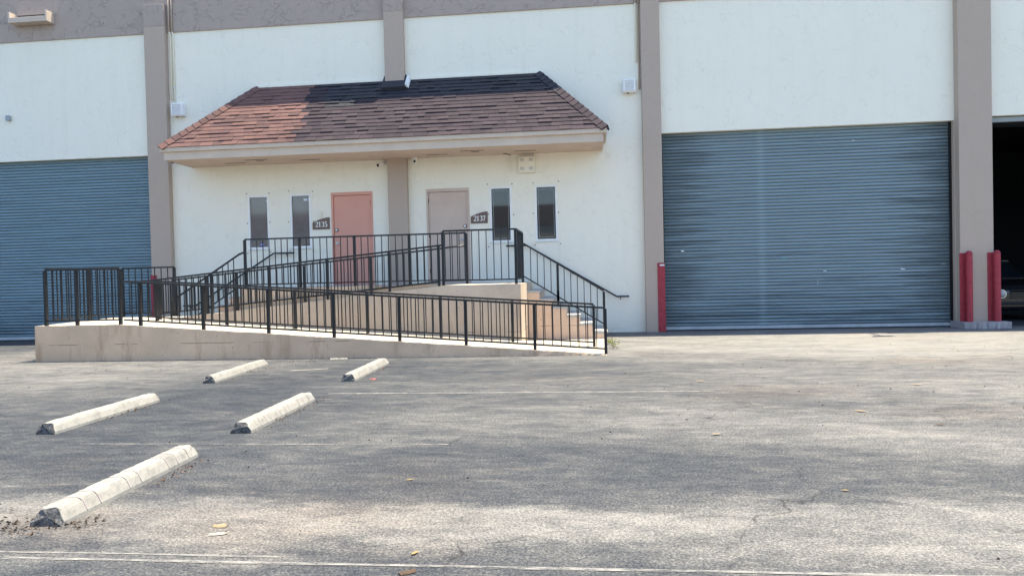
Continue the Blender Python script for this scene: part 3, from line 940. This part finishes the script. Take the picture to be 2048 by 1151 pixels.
def ramp_block(name, prof_top, y0, y1, mat_side, mat_top, parent, zb=0.0, step=.17, jit=.005, skew=None):
    """solid under a sloping top; prof_top: list of (x,z) from left to right; y0 front, y1 back"""
    xs = []
    for i in range(len(prof_top) - 1):
        (xa, za), (xb, zb_) = prof_top[i], prof_top[i + 1]
        n = max(1, int(abs(xb - xa) / step))
        for k in range(n): xs.append((xa + (xb - xa) * k / n, za + (zb_ - za) * k / n))
    xs.append(prof_top[-1])
    n = len(xs)
    side = MB(); top = MB()
    def sx(x, y): return x + (skew(x, y) if skew else 0)
    F = []; B = []
    for i, (x, z) in enumerate(xs):
        j = rj.uniform(-jit, jit) if 0 < i < n - 1 else 0
        F.append((Vector((sx(x, y0), y0 + rj.uniform(-.006, .006), max(z + j, zb + .003)))))
        B.append(Vector((sx(x, y1), y1, max(z, zb + .003))))
    for i in range(n - 1):
        fb0, fb1 = Vector((F[i].x, y0 - .012, zb)), Vector((F[i + 1].x, y0 - .012, zb))
        side.add([fb0, fb1, F[i + 1], F[i]], [(0, 1, 2, 3)])
        bb0, bb1 = Vector((B[i].x, y1, zb)), Vector((B[i + 1].x, y1, zb))
        side.add([bb1, bb0, B[i], B[i + 1]], [(0, 1, 2, 3)])
        top.add([F[i], F[i + 1], B[i + 1], B[i]], [(0, 1, 2, 3)])
    side.add([Vector((B[0].x, y1, zb)), Vector((F[0].x, y0 - .012, zb)), F[0], B[0]], [(0, 1, 2, 3)])
    side.add([Vector((F[-1].x, y0 - .012, zb)), Vector((B[-1].x, y1, zb)), B[-1], F[-1]], [(0, 1, 2, 3)])
    s = side.build(name, mat_side, parent, fix=False)
    top.build(name.split('_')[0] + '_surface', mat_top, s, fix=False)
    return s


YL, YU, YF = -1.72, -3.12, -4.62
def uz(x): return 1.22 if x > -2.8 else 1.22 - (-2.8 - x) * (1.22 - .655) / 5.85   # upper ramp
def lz(x): return max(.006, .655 * (.27 - x) / (.27 + 8.55)) if x > -8.55 else .655      # lower ramp
ramp_block('landing_wall', [(-7.65, LZ), (-1.345, LZ)], YL, -.002, M['ramp_paint'], M['step'], ramp)
ramp_block('upper_ramp_wall', [(-8.6, uz(-8.6)), (-2.8, 1.22), (-1.32, 1.22)], YU, YL - .001, M['ramp_paint'], M['ramp_top'], ramp)
ramp_block('lower_ramp_wall', [(-8.55, .655), (.27, .006)], YF, YU - .002, M['ramp_front_bounce'], M['ramp_top'], ramp)
ramp_block('turning_platform_wall', [(-10.22, .654), (-8.552, .654)], YF, YL - .002, M['ramp_front_bounce'], M['ramp_top'], ramp,
           skew=lambda x, y: (-.36 * (y - YF) / (YL - YF)) * (1 if x < -9 else 0))
# concrete pad between the stair side and the ramp foot
m = MB()
NX, NY = 8, 6
for i in range(NX + 1):
    for j in range(NY + 1):
        x = -1.319 + 1.62 * i / NX; y = YL - .02 + (YU + .0 - YL + .02) * j / NY
        m.v.append(Vector((x, y, .012 + (lz(x) - .012) * (j / NY) ** 2)))
for i in range(NX):
    for j in range(NY):
        a = i * (NY + 1) + j
        m.f.append((a, a + 1, a + NY + 2, a + NY + 1))
m.build('pad_surface', M['ramp_top'], ramp)

RZ, TD = LZ / 7, .28
for sgn, xs_, lab in ((1, -1.343, 'right hand concrete stairs with pink beige side'), (-1, -7.652, 'left hand concrete stairs behind the railing')):
    st = empty('staircase', (xs_ + sgn * .8, -.86, 0), parent=ramp); st['label'] = lab
    for k in range(1, 7):
        a, b = xs_ + sgn * TD * (k - 1), xs_ + sgn * TD * k
        zt = LZ - RZ * k
        lo, hi = min(a, b), max(a, b)
        MB().box(lo, hi, YL + .0, -.003, 0, zt - .05).build('step', M['stair_paint'], st)
        nl, nh = (lo - .0, hi + .02) if sgn > 0 else (lo - .02, hi + .0)
        MB().box(nl, nh, YL - .006, -.003, zt - .05, zt).build('tread', M['step'], st, bevel=.012)
m = MB()

# ------------------------------------------------------------------ railings
PICK = {}


def picket_mesh(h):
    k = round(h, 2)
    if k not in PICK:
        PICK[k] = MB().box(-.008, .008, -.008, .008, 0, k).mesh('picket', (0, 0, 0), M['black'])
    return PICK[k]


POSTM = {}


def post(parent, x, y, z0, z1, w=.051):
    k = (round(z1 - z0, 2), w)
    if k not in POSTM:
        me = MB().box(-w / 2, w / 2, -w / 2, w / 2, 0, k[0]).box(-w / 2 - .004, w / 2 + .004, -w / 2 - .004, w / 2 + .004, k[0], k[0] + .008).mesh('post', (0, 0, 0), M['black'])
        POSTM[k] = me
    return inst('post', POSTM[k], (x, y, z0), parent)


def run(parent, a, b, h, posts, zf=None, bot=.09, spacing=.148, rail_ext=(0, 0), railw=.046, railh=.034, post_top=None, h2=None):
    """railing from a to b (plan points x,y), surface height zf(x,y); posts: parameters 0..1"""
    ax, ay = a; bx, by = b
    L = math.hypot(bx - ax, by - ay)
    P_ = lambda t: (ax + (bx - ax) * t, ay + (by - ay) * t)
    hh = lambda t: h if h2 is None else h + (h2 - h) * t
    zs = lambda t: zf(*P_(t))
    ts = sorted(set([0, 1] + list(posts)))
    # rails, piecewise between the ends (surface may kink)
    brk = sorted(set([0, 1] + [p for p in posts]))
    segs = [(brk[i], brk[i + 1]) for i in range(len(brk) - 1)]
    top = MB(); low = MB()
    za, zb = zs(0) + hh(0), zs(1) + hh(1)
    e0 = Vector((ax, ay, za)); e1 = Vector((bx, by, zb)); d = (e1 - e0)
    top.bar(e0 - d.normalized() * rail_ext[0], e1 + d.normalized() * rail_ext[1], railw, railh)
    o = top.build('top_rail', M['black'], parent, bevel=.006)
    low.bar((ax, ay, zs(0) + bot), (bx, by, zs(1) + bot), .03, .026)
    low.build('bottom_rail', M['black'], parent)
    for t in posts:
        x, y = P_(t); zt = za + (zb - za) * t
        post(parent, x, y, zs(t) - .004, zt - railh / 2 - .009 if post_top is None else zt + post_top)
    for t0, t1 in segs:
        ln = (t1 - t0) * L; n = max(1, round(ln / spacing))
        for k in range(1, n):
            t = t0 + (t1 - t0) * k / n
            x, y = P_(t)
            zt = za + (zb - za) * t - railh / 2
            zl = (zs(0) + bot) + (zs(1) - zs(0)) * t
            o = inst('picket', picket_mesh(zt - zl), (x, y, zl), parent)


def pos(xs, a, b): return [(x - a) / (b - a) for x in xs]


def railing(loc, label):
    return empty('railing', loc, label, 'railing', 'black steel railings of the ramp')


yf = YF + .07
r = railing((-4.2, yf, .3), 'long front railing of the lower ramp nearest the parking lot')
run(r, (-8.50, yf), (.25, yf), .79, pos([-8.18, -6.97, -5.74, -4.53, -3.34, -2.16, -.96, .25], -8.5, .25), lambda x, y: lz(x))
yb = -3.45
r = railing((-4.2, yb, .3), 'rear handrail railing of the lower ramp along the beige wall')
run(r, (-8.86, yb), (.06, yb), .80, pos([-8.55, -7.1, -5.7, -4.26, -2.83, -1.46, .06], -8.86, .06), lambda x, y: lz(x))
r = railing((-9.4, -3.2, .65), 'tall railing fencing three sides of the turning platform')
pz = lambda x, y: .655
run(r, (-10.04, yf), (-8.57, yf), 1.035, [0, .42, 1], pz)
run(r, (-10.04, yf + .05), (-10.40, -1.80), 1.06, [.5], pz)
run(r, (-10.40, -1.78), (-9.17, -1.78), 1.09, [0, 1], pz)
yu = YU + .09
r = railing((-5.9, yu, .9), 'sloping front railing of the upper ramp')
run(r, (-9.0, yu), (-2.93, yu), .79, pos([-8.75, -7.62, -6.4, -5.19, -3.92, -2.93], -9.0, -2.93), lambda x, y: uz(x) if x > -8.65 else .655, rail_ext=(0, .1))
ybk = YL - .07
r = railing((-5.9, ybk, .9), 'sloping rear railing of the upper ramp beside the landing')
run(r, (-9.2, ybk), (-3.2, ybk), .80, pos([-8.4, -7.72, -6.17, -4.68], -9.2, -3.2), lambda x, y: uz(x) if x > -8.65 else .655)
MB().tube([(-3.2, ybk, uz(-3.2) + .80), (-2.9, ybk, 2.015), (-2.66, ybk, 2.03), (-2.63, ybk + .06, 2.03)], .02, 8).build('handrail_end', M['black'], r, smooth=True)
ya = YL + .08
lzf = lambda x, y: LZ
r = railing((-5.1, ya, LZ), 'level railing along the front of the landing before the doors')
run(r, (-7.58, ya), (-2.61, ya), 1.09, pos([-7.58, -6.32, -5.08, -3.86, -2.61], -7.58, -2.61), lzf)
r = railing((-2.1, -2.6, 1.22), 'tall corner railing at the head of the upper ramp')
uzf = lambda x, y: 1.22
run(r, (-2.84, yu), (-1.41, yu), 1.06, [0, 1], uzf)
run(r, (-1.41, yu + .05), (-1.41, ya), 1.06, [1], uzf, spacing=.13)
r = railing((-.5, ya, .6), 'sloping guard railing of the right hand stairs')
def stz(x, y): return 1.25 - (x + 1.38) * .622
run(r, (-1.38, ya), (.29, ya), .80, pos([-.67, .29], -1.38, .29), stz, bot=.10, spacing=.135)
inst('post', POSTM[list(POSTM)[0]], (-.67, ya, stz(-.67, 0) - .55), r)
r = railing((-8.5, ya, .6), 'sloping guard railing of the left hand stairs')
def stzl(x, y): return 1.25 - (-7.62 - x) * .622
run(r, (-9.30, ya), (-7.72, ya), .80, [0, .5], stzl, bot=.10, spacing=.135)
MB().bar((-7.72, ya, stzl(-7.72, 0) + .80), (-7.60, ya, 2.03), .05, .038).build('rail_end', M['black'], r)


def wall_handrail(pts, label, br):
    e = empty('wall_handrail', pts[len(pts) // 2], label, 'handrail', 'black handrails on the wall by the stairs')
    MB().tube(pts, .02, 10).build('rail', M['black'], e, smooth=True)
    for (x, z) in br:
        MB().tube([(x, -.001, z - .07), (x, -.05, z - .07), (x, -.08, z - .018)], .008, 6).build('bracket', M['black'], e, smooth=True)


wall_handrail([(-1.93, -.08, 2.07), (-1.45, -.08, 2.07), (.62, -.08, .835), (.90, -.08, .835)], 'black wall handrail beside the right hand stairs', [(-1.7, 2.07), (-.4, 1.45), (.7, .835)])
wall_handrail([(-7.10, -.08, 2.05), (-7.62, -.08, 2.05), (-9.66, -.08, .82), (-9.98, -.08, .82)], 'black wall handrail beside the left hand stairs', [(-7.3, 2.05), (-8.6, 1.46), (-9.8, .82)])

# ------------------------------------------------------------------ guards, bollards, pad
def corner_guard(x0, x1, y0, y1, z0, z1, label, tapez=None):
    e = empty('corner_guard', ((x0 + x1) / 2, y0, z0), label, 'guard', 'red steel corner guards on the pilasters')
    MB().box(x0, x1, y0, y0 + .012, z0, z1).box(x1 - .012 if x0 > -20 else x0, x1, y0 + .0125, y1, z0, z1 - .004).build('plate', M['red'], e, bevel=.003)
    if tapez: MB().box(x0 + .055, x1 - .01, y0 - .003, y0 - .0005, tapez, tapez + .035).build('label_strip', M['tape'], e)
    return e


corner_guard(1.545, 1.715, -P - .016, .10, .01, 1.585, 'red corner guard left of the large roller door', 1.515)
corner_guard(-10.76, -10.60, -P - .016, -.02, .01, 1.59, 'red corner guard on the pilaster behind the turning platform')
corner_guard(8.035, 8.17, -.2 - .016, .12, .141, 1.63, 'red corner guard on the left edge of the right pilaster')
corner_guard(8.61, 8.765, -.2 - .016, .12, .141, 1.63, 'red corner guard on the right edge of the right pilaster')
for bx, lab in ((8.185, 'round red bollard on the left of the right pilaster'), (8.755, 'round red bollard on the right of the right pilaster')):
    e = empty('bollard', (bx, -.31, .14), lab, 'bollard', 'round red bollards at the right pilaster')
    r_ = .068
    MB().tube([(bx, -.31, .139), (bx, -.31, 1.62)], r_, 18, cap=False).build('pipe', M['red'], e, smooth=True)
    MB().tube([(bx, -.31, 1.62), (bx, -.31, 1.65), (bx, -.31, 1.668), (bx, -.31, 1.678)], [r_, r_ * .85, r_ * .55, .01], 18).build('domed_cap', M['red'], e, smooth=True)
m = MB()
# chipped pad round the pilaster base
n = 26
x0, x1, y0, y1 = 7.98, 8.93, -.52, .1
F = [];
rj2 = random.Random(5)
topv = []; botv = []
per = [(x0 + (x1 - x0) * i / n, y0) for i in range(n)] + [(x1, y0 + (y1 - y0) * i / 10) for i in range(10)] + [(x1 - (x1 - x0) * i / 6, y1) for i in range(6)] + [(x0, y1 - (y1 - y0) * i / 10) for i in range(10)]
for (x, y) in per:
    topv.append(Vector((x + rj2.uniform(-.008, .008), y + rj2.uniform(-.01, .02), .138 + rj2.uniform(-.003, .002))))
    botv.append(Vector((x + rj2.uniform(-.012, .012), y + rj2.uniform(-.03, .03), 0)))
k = len(per)
m.v = botv + topv
m.f = [tuple(range(k, 2 * k))] + [(i, (i + 1) % k, k + (i + 1) % k, k + i) for i in range(k)]
tag(m.build('bollard_pad', M['pad'], fix=True), 'chipped grey concrete pad under the red bollards', 'pad')

# ------------------------------------------------------------------ parapet floodlight (its shadow falls before the big door)
e = empty('floodlight', (7.9, 0, 8.74), 'floodlight on an arm above the large roller door', 'floodlight')
MB().tube([(7.9, .1, 8.741), (7.9, .1, 8.86), (7.9, -.62, 8.90)], .03, 8).build('arm', M['dark_metal'], e, smooth=True)
MB().box(7.7, 8.1, -.80, -.60, 8.86, 8.94).build('lamp_head', M['dark_metal'], e, bevel=.01)

# ------------------------------------------------------------------ wheel stops


def wheel_stop(xa, ya_, xb, yb_, label, seed, tint=None, w=.195, h=.105, gap=True):
    """xa,ya_ : right bottom corner of the near end, xb,yb_: of the far end"""
    rr = random.Random(seed)
    e = empty('wheel_stop', ((xa + xb) / 2 - w / 2, (ya_ + yb_) / 2, 0), label, 'wheel stop', 'white concrete wheel stops')
    a, b = Vector((xa, ya_, 0)), Vector((xb, yb_, 0))
    d = (b - a).normalized(); L = (b - a).length
    lf = Vector((-d.y, d.x, 0))
    prof = [(0, 0), (.002, .025), (.028, h * .72), (.042, h * .92), (.06, h), (w - .06, h), (w - .042, h * .92), (w - .028, h * .72), (w - .002, .025), (w, 0)]
    N = 34
    m = MB()
    grooves = [.14, .22, .42, .50, .72, .80, .90] if gap else []
    for i in range(N + 1):
        t = i / N
        end = min(i, N - i)
        for (u, z) in prof:
            uu, zz = u, z
            sh = .0
            if end == 0: sh = .022 * (1 if i == 0 else -1) * (z / h) + rr.uniform(-.008, .012) * (1 if i == 0 else -1)
            if z > .03:
                zz += rr.uniform(-.003, .003); uu += rr.uniform(-.002, .002)
                if end <= 1: zz -= rr.uniform(0, .012)
            m.v.append(a + d * (L * t + sh) + lf * uu + Vector((0, 0, max(zz, 0))))
    K = len(prof)
    for i in range(N):
        for k in range(K - 1):
            m.f.append((i * K + k, i * K + k + 1, (i + 1) * K + k + 1, (i + 1) * K + k))
    m.f.append(tuple(N * K + k for k in range(K)))
    body = m.build('body', M['stop'], e)
    # rough unpainted near end
    ends = MB()
    c = Vector((0, 0, 0))
    ring = [m.v[k].copy() - d * (.004 + rr.uniform(0, .006)) for k in range(K)]
    cen = sum((m.v[k] for k in range(K)), Vector()) / K - d * .012
    ends.v = [m.v[k].copy() for k in range(K)] + ring + [cen]
    ends.f = [(k, k + 1, K + k + 1, K + k) for k in range(K - 1)] + [(K + k, K + k + 1, 2 * K) for k in range(K - 1)] + [(K - 1, 0, 2 * K)]
    ends.build('broken_end', M['stop_end'], e)
    # cast joints crossing the top
    for gq in grooves:
        gm = MB()
        gw = .004
        off = rr.uniform(-.012, .012)
        for k in range(1, K - 1):
            (u, z) = prof[k]
            p = a + d * (L * gq + off + .008 * math.sin(k)) + lf * u + Vector((0, 0, z))
            out = Vector((0, 0, 1)) if 3 < k < 6 else (lf * (-.6 if k < 5 else .6) + Vector((0, 0, .7)))
            gm.v += [p - d * gw + out * .004, p + d * gw + out * .004]
        for k in range(K - 3):
            gm.f.append((2 * k, 2 * k + 1, 2 * k + 3, 2 * k + 2))
        gm.build('seam', M['stop_seam'], e, fix=False)
    return e


M['stop_seam'] = m_plain('stop_seam_dirt', (.33, .29, .29), .9, var=.3, scale=30)
wheel_stop(-3.08, -13.11, -3.155, -11.5, 'large white wheel stop in the near left foreground with cracked seams', 1)
wheel_stop(-3.125, -10.66, -3.18, -8.93, 'white wheel stop in the middle of the row nearer the open lot', 2)
wheel_stop(-3.205, -7.44, -3.26, -5.55, 'farthest white wheel stop of the right row near the ramp', 3)
wheel_stop(-5.04, -10.69, -5.075, -8.95, 'plain white wheel stop at the left, stained yellow on top', 4, gap=False)
wheel_stop(-5.17, -7.515, -5.315, -5.54, 'plain white wheel stop at the left nearest the ramp wall', 5, gap=False, w=.17)

# ------------------------------------------------------------------ parked car in the open bay


def car():
    e = empty('parked_car', (10.15, 3.6, 0), 'dark car standing nose out in the open workshop bay', 'car')
    paint = m_plain('dark_car_paint', (.012, .013, .015), .12, 0, var=.05, spec=.8)
    cx = 10.34
    def loft(secs, name, mat, bev=.04):
        m = MB()
        for (y, hw, z0, z1) in secs:
            m.v += [Vector((cx - hw, y, z0)), Vector((cx - hw * 1.0, y, (z0 + z1) / 2)), Vector((cx - hw * .9, y, z1)), Vector((cx + hw * .9, y, z1)), Vector((cx + hw, y, (z0 + z1) / 2)), Vector((cx + hw, y, z0))]
        for i in range(len(secs) - 1):
            for k in range(6):
                m.f.append((i * 6 + k, i * 6 + (k + 1) % 6, (i + 1) * 6 + (k + 1) % 6, (i + 1) * 6 + k))
        m.f.append(tuple(range(6))); m.f.append(tuple(range((len(secs) - 1) * 6, len(secs) * 6)))
        return m.build(name, mat, e, bevel=bev, seg=3)
    loft([(1.35, .72, .32, .72), (1.5, .84, .25, .86), (2.6, .9, .25, .98), (3.4, .92, .25, 1.0), (5.2, .92, .25, 1.02), (5.7, .85, .3, .95)], 'body', paint)
    loft([(2.75, .74, .99, 1.0), (3.35, .66, .99, 1.42), (4.7, .66, .99, 1.45), (5.3, .72, .99, 1.02)], 'cabin', M['glass_dark'], .02)
    loft([(3.33, .62, 1.43, 1.46), (4.72, .62, 1.455, 1.49)], 'roof', paint, .01)
    for s in (-1, 1):
        lx = cx + s * .62
        ring = MB().tube([(lx, 1.42, .66), (lx, 1.33, .66)], .105, 18).build('headlight', M['chrome'], e)
        MB().tube([(lx, 1.329, .66), (lx, 1.31, .66), (lx, 1.298, .66)], [.088, .07, .02], 16).build('lens', M['glass_lamp'], ring, smooth=True)
        for wy in (2.15, 4.85):
            wx = cx + s * .80
            ty = MB().tube([(wx - .1, wy, .31), (wx + .1, wy, .31)], .31, 22).build('wheel', M['dark_metal'], e)
            MB().tube([(wx - .11, wy, .31), (wx + .11, wy, .31)], .19, 16).build('rim', M['chrome'], ty)
    MB().box(cx - .82, cx + .82, 1.26, 1.36, .40, .47).build('bumper', M['dark_metal'], e, bevel=.02)
    gr = MB()
    for k in range(5): gr.box(cx - .42, cx + .42, 1.315, 1.345, .55 + k * .045, .57 + k * .045)
    gr.build('grille', M['dark_metal'], e)


car()

# ------------------------------------------------------------------ opposite warehouse (seen in the window glass)
ob = empty('opposite_warehouse', (0, -46, 0), 'warehouse across the lot behind the viewer', 'building')
MB().box(-70, 70, -60, -46, 0, 5.6).build('wall', M['wall'], ob)
MB().box(-70.1, 70.1, -60.1, -45.9, 5.62, 7.4).build('parapet_band', M['band'], ob)
for k in range(10):
    MB().box(-62 + k * 13, -56 + k * 13, -45.99, -45.9, 0, 4.4).build('roller_door', M['grey_box'], ob)

# ------------------------------------------------------------------ litter, weeds
rl = random.Random(11)


def leaf_obj(x, y, size, mat, label, ang=None, name='dry_leaf', grp='dry leaves on the asphalt', cat='leaf'):
    m = MB()
    size *= .8
    ang = rl.uniform(0, 6.28) if ang is None else ang
    ca, sa = math.cos(ang), math.sin(ang)
    pts = [(-1, 0), (-.45, .34), (.2, .42), (.75, .2), (1.15, 0), (.75, -.22), (.15, -.4), (-.5, -.3)]
    z = lambda u, v: .006 + size * (.28 * abs(v) + .12 * u * u)
    vs = [(x + size * (u * ca - v * sa), y + size * (u * sa + v * ca), z(u, v)) for u, v in pts] + [(x, y, .008), (x + size * .4 * ca, y + size * .4 * sa, .009)]
    n = len(pts)
    m.add(vs, [(0, 1, 8), (1, 2, 8), (2, 9, 8), (2, 3, 9), (3, 4, 9), (4, 5, 9), (5, 6, 9), (6, 8, 9), (6, 7, 8), (7, 0, 8)])
    o = m.build(name, M[mat], fix=False)
    return tag(o, label, cat, grp)


for (x, y, s, mt, lb) in [(1.35, -7.73, .07, 'leaf_tan', 'tan leaf right of the end of the painted line'), (1.04, -10.72, .055, 'leaf_tan', 'tan leaf alone in the middle of the open asphalt'),
                          (2.57, -9.72, .07, 'leaf_tan', 'largest curled tan leaf on the right of the lot'), (3.77, -8.13, .075, 'leaf_tan', 'pale brown leaf on the dusty ground at right'),
                          (1.56, -12.3, .03, 'leaf_yellow', 'small yellow leaf in the right foreground'), (-1.26, -12.13, .035, 'leaf_yellow', 'small yellow leaf on the dark foreground patch'),
                          (-.91, -13.43, .035, 'leaf_yellow', 'orange yellow leaf just above the nearest painted line'), (3.01, -10.35, .06, 'leaf_brown', 'dark leaf on the right of the lot'),
                          (5.9, -4.6, .07, 'leaf_tan', 'tan leaf before the large roller door'), (7.0, -4.9, .07, 'leaf_tan', 'tan leaf before the right pilaster')]:
    leaf_obj(x, y, s, mt, lb)

def scrap(x, y, l, w, h, mat, name, label, cat, ang=0.3):
    m = MB(); ca, sa = math.cos(ang), math.sin(ang)
    n = 7
    for i in range(n + 1):
        u = (i / n - .5) * l
        for v, zz in ((-w / 2, .004), (-w * .2, h * (.6 + .4 * rl.random())), (w * .25, h * (.5 + .5 * rl.random())), (w / 2, .004)):
            v2 = v * (1 - .5 * abs(i / n - .5)) + rl.uniform(-.1, .1) * w
            m.v.append(Vector((x + u * ca - v2 * sa, y + u * sa + v2 * ca, zz)))
    for i in range(n):
        for k in range(3):
            m.f.append((i * 4 + k, i * 4 + k + 1, (i + 1) * 4 + k + 1, (i + 1) * 4 + k))
    return tag(m.build(name, M[mat], fix=False), label, cat)


scrap(-2.08, -13.2, .10, .04, .012, 'paper', 'paper_scrap', 'crumpled white scrap in the near foreground', 'scrap')
scrap(-2.13, -13.08, .08, .04, .018, 'leaf_tan', 'bark_piece', 'brown bark piece behind the crumpled white scrap', 'bark', 0)
scrap(-4.35, -6.2, .58, .035, .01, 'paper', 'cardboard_strip', 'pale torn strip lying between the two far wheel stops', 'strip', .35)
scrap(-4.35, -4.85, .30, .05, .03, 'paper', 'paper_scrap', 'pale crumpled paper against the ramp wall', 'scrap', .1)
scrap(-2.98, -7.33, .09, .07, .03, 'red_scrap', 'plastic_scrap', 'small red scrap beside the farthest right wheel stop', 'scrap', .2)
scrap(-.89, -13.66, .08, .05, .012, 'leaf_brown', 'debris_clump', 'brown clump of debris on the nearest painted line', 'debris', .6)
scrap(-5.55, -11.9, .1, .04, .02, 'paper', 'paper_scrap', 'tiny white scrap left of the near wheel stop', 'scrap', .2)


def litter(name, label, spots, mats, n, size):
    m = MB()
    for i in range(n):
        (cx, cy, sx, sy) = rl.choice(spots)
        x, y = rl.gauss(cx, sx), rl.gauss(cy, sy)
        s = rl.uniform(.4, 1) * size; a = rl.uniform(0, 6.28)
        z = .005 + rl.uniform(0, .012)
        q = [(s, 0), (0, s * .45), (-s, 0), (0, -s * .45)]
        m.add([(x + u * math.cos(a) - v * math.sin(a), y + u * math.sin(a) + v * math.cos(a), z + (rl.uniform(0, .015) if k % 2 else 0)) for k, (u, v) in enumerate(q)], [(0, 1, 2), (0, 2, 3)])
    return tag(m.build(name, M[mats], fix=False), label, 'litter', kind='stuff')


litter('leaf_litter', 'orange brown leaf litter along the wheel stops', [(-3.02, -12.0, .03, .2), (-3.1, -9.4, .03, .4), (-3.16, -6.2, .05, .5), (-5.0, -9.6, .04, .35), (-5.1, -6.4, .08, .5), (-4.9, -5.1, .2, .15)], 'leaf_orange', 260, .013)
litter('bark_litter', 'dark leaf and bark litter round the near wheel stop', [(-3.25, -13.22, .10, .05), (-3.4, -13.1, .1, .06), (-3.0, -13.05, .06, .05), (-3.75, -12.9, .15, .1)], 'leaf_brown', 130, .017)
litter('wall_litter', 'pale crumbs gathered at the foot of the ramp wall', [(-4 + i * .8, YF - .1, .5, .05) for i in range(6)], 'paper', 70, .018)
litter('dust_litter', 'dark specks scattered over the asphalt', [(0, -9, 5, 3), (3, -6, 4, 2)], 'leaf_brown', 260, .014)

wd = empty('weed', (.42, -3.1, 0), 'small yellow green weed at the foot of the ramp', 'weed')
m = MB(); sm = MB()
for k in range(9):
    y = -2.6 - k * .13 + rl.uniform(-.05, .05); x = .40 + rl.uniform(-.03, .05)
    sm.tube([(x, y, 0), (x + rl.uniform(-.03, .03), y + rl.uniform(-.03, .03), rl.uniform(.05, .12))], .003, 5)
    for j in range(10):
        a = rl.uniform(0, 6.28); rr_ = rl.uniform(.01, .07); z = rl.uniform(.01, .13)
        px, py = x + rr_ * math.cos(a), y + rr_ * math.sin(a); s = rl.uniform(.018, .04)
        b = a + rl.uniform(-.6, .6)
        m.add([(px, py, z), (px + s * math.cos(b) - s * .4 * math.sin(b), py + s * math.sin(b) + s * .4 * math.cos(b), z + s * .5), (px + 2 * s * math.cos(b), py + 2 * s * math.sin(b), z + s * .3), (px + s * math.cos(b) + s * .4 * math.sin(b), py + s * math.sin(b) - s * .4 * math.cos(b), z + s * .5)], [(0, 1, 2), (0, 2, 3)])
m.build('leaves', M['weed'], wd, fix=False)
sm.build('stems', M['weed'], wd, fix=False)
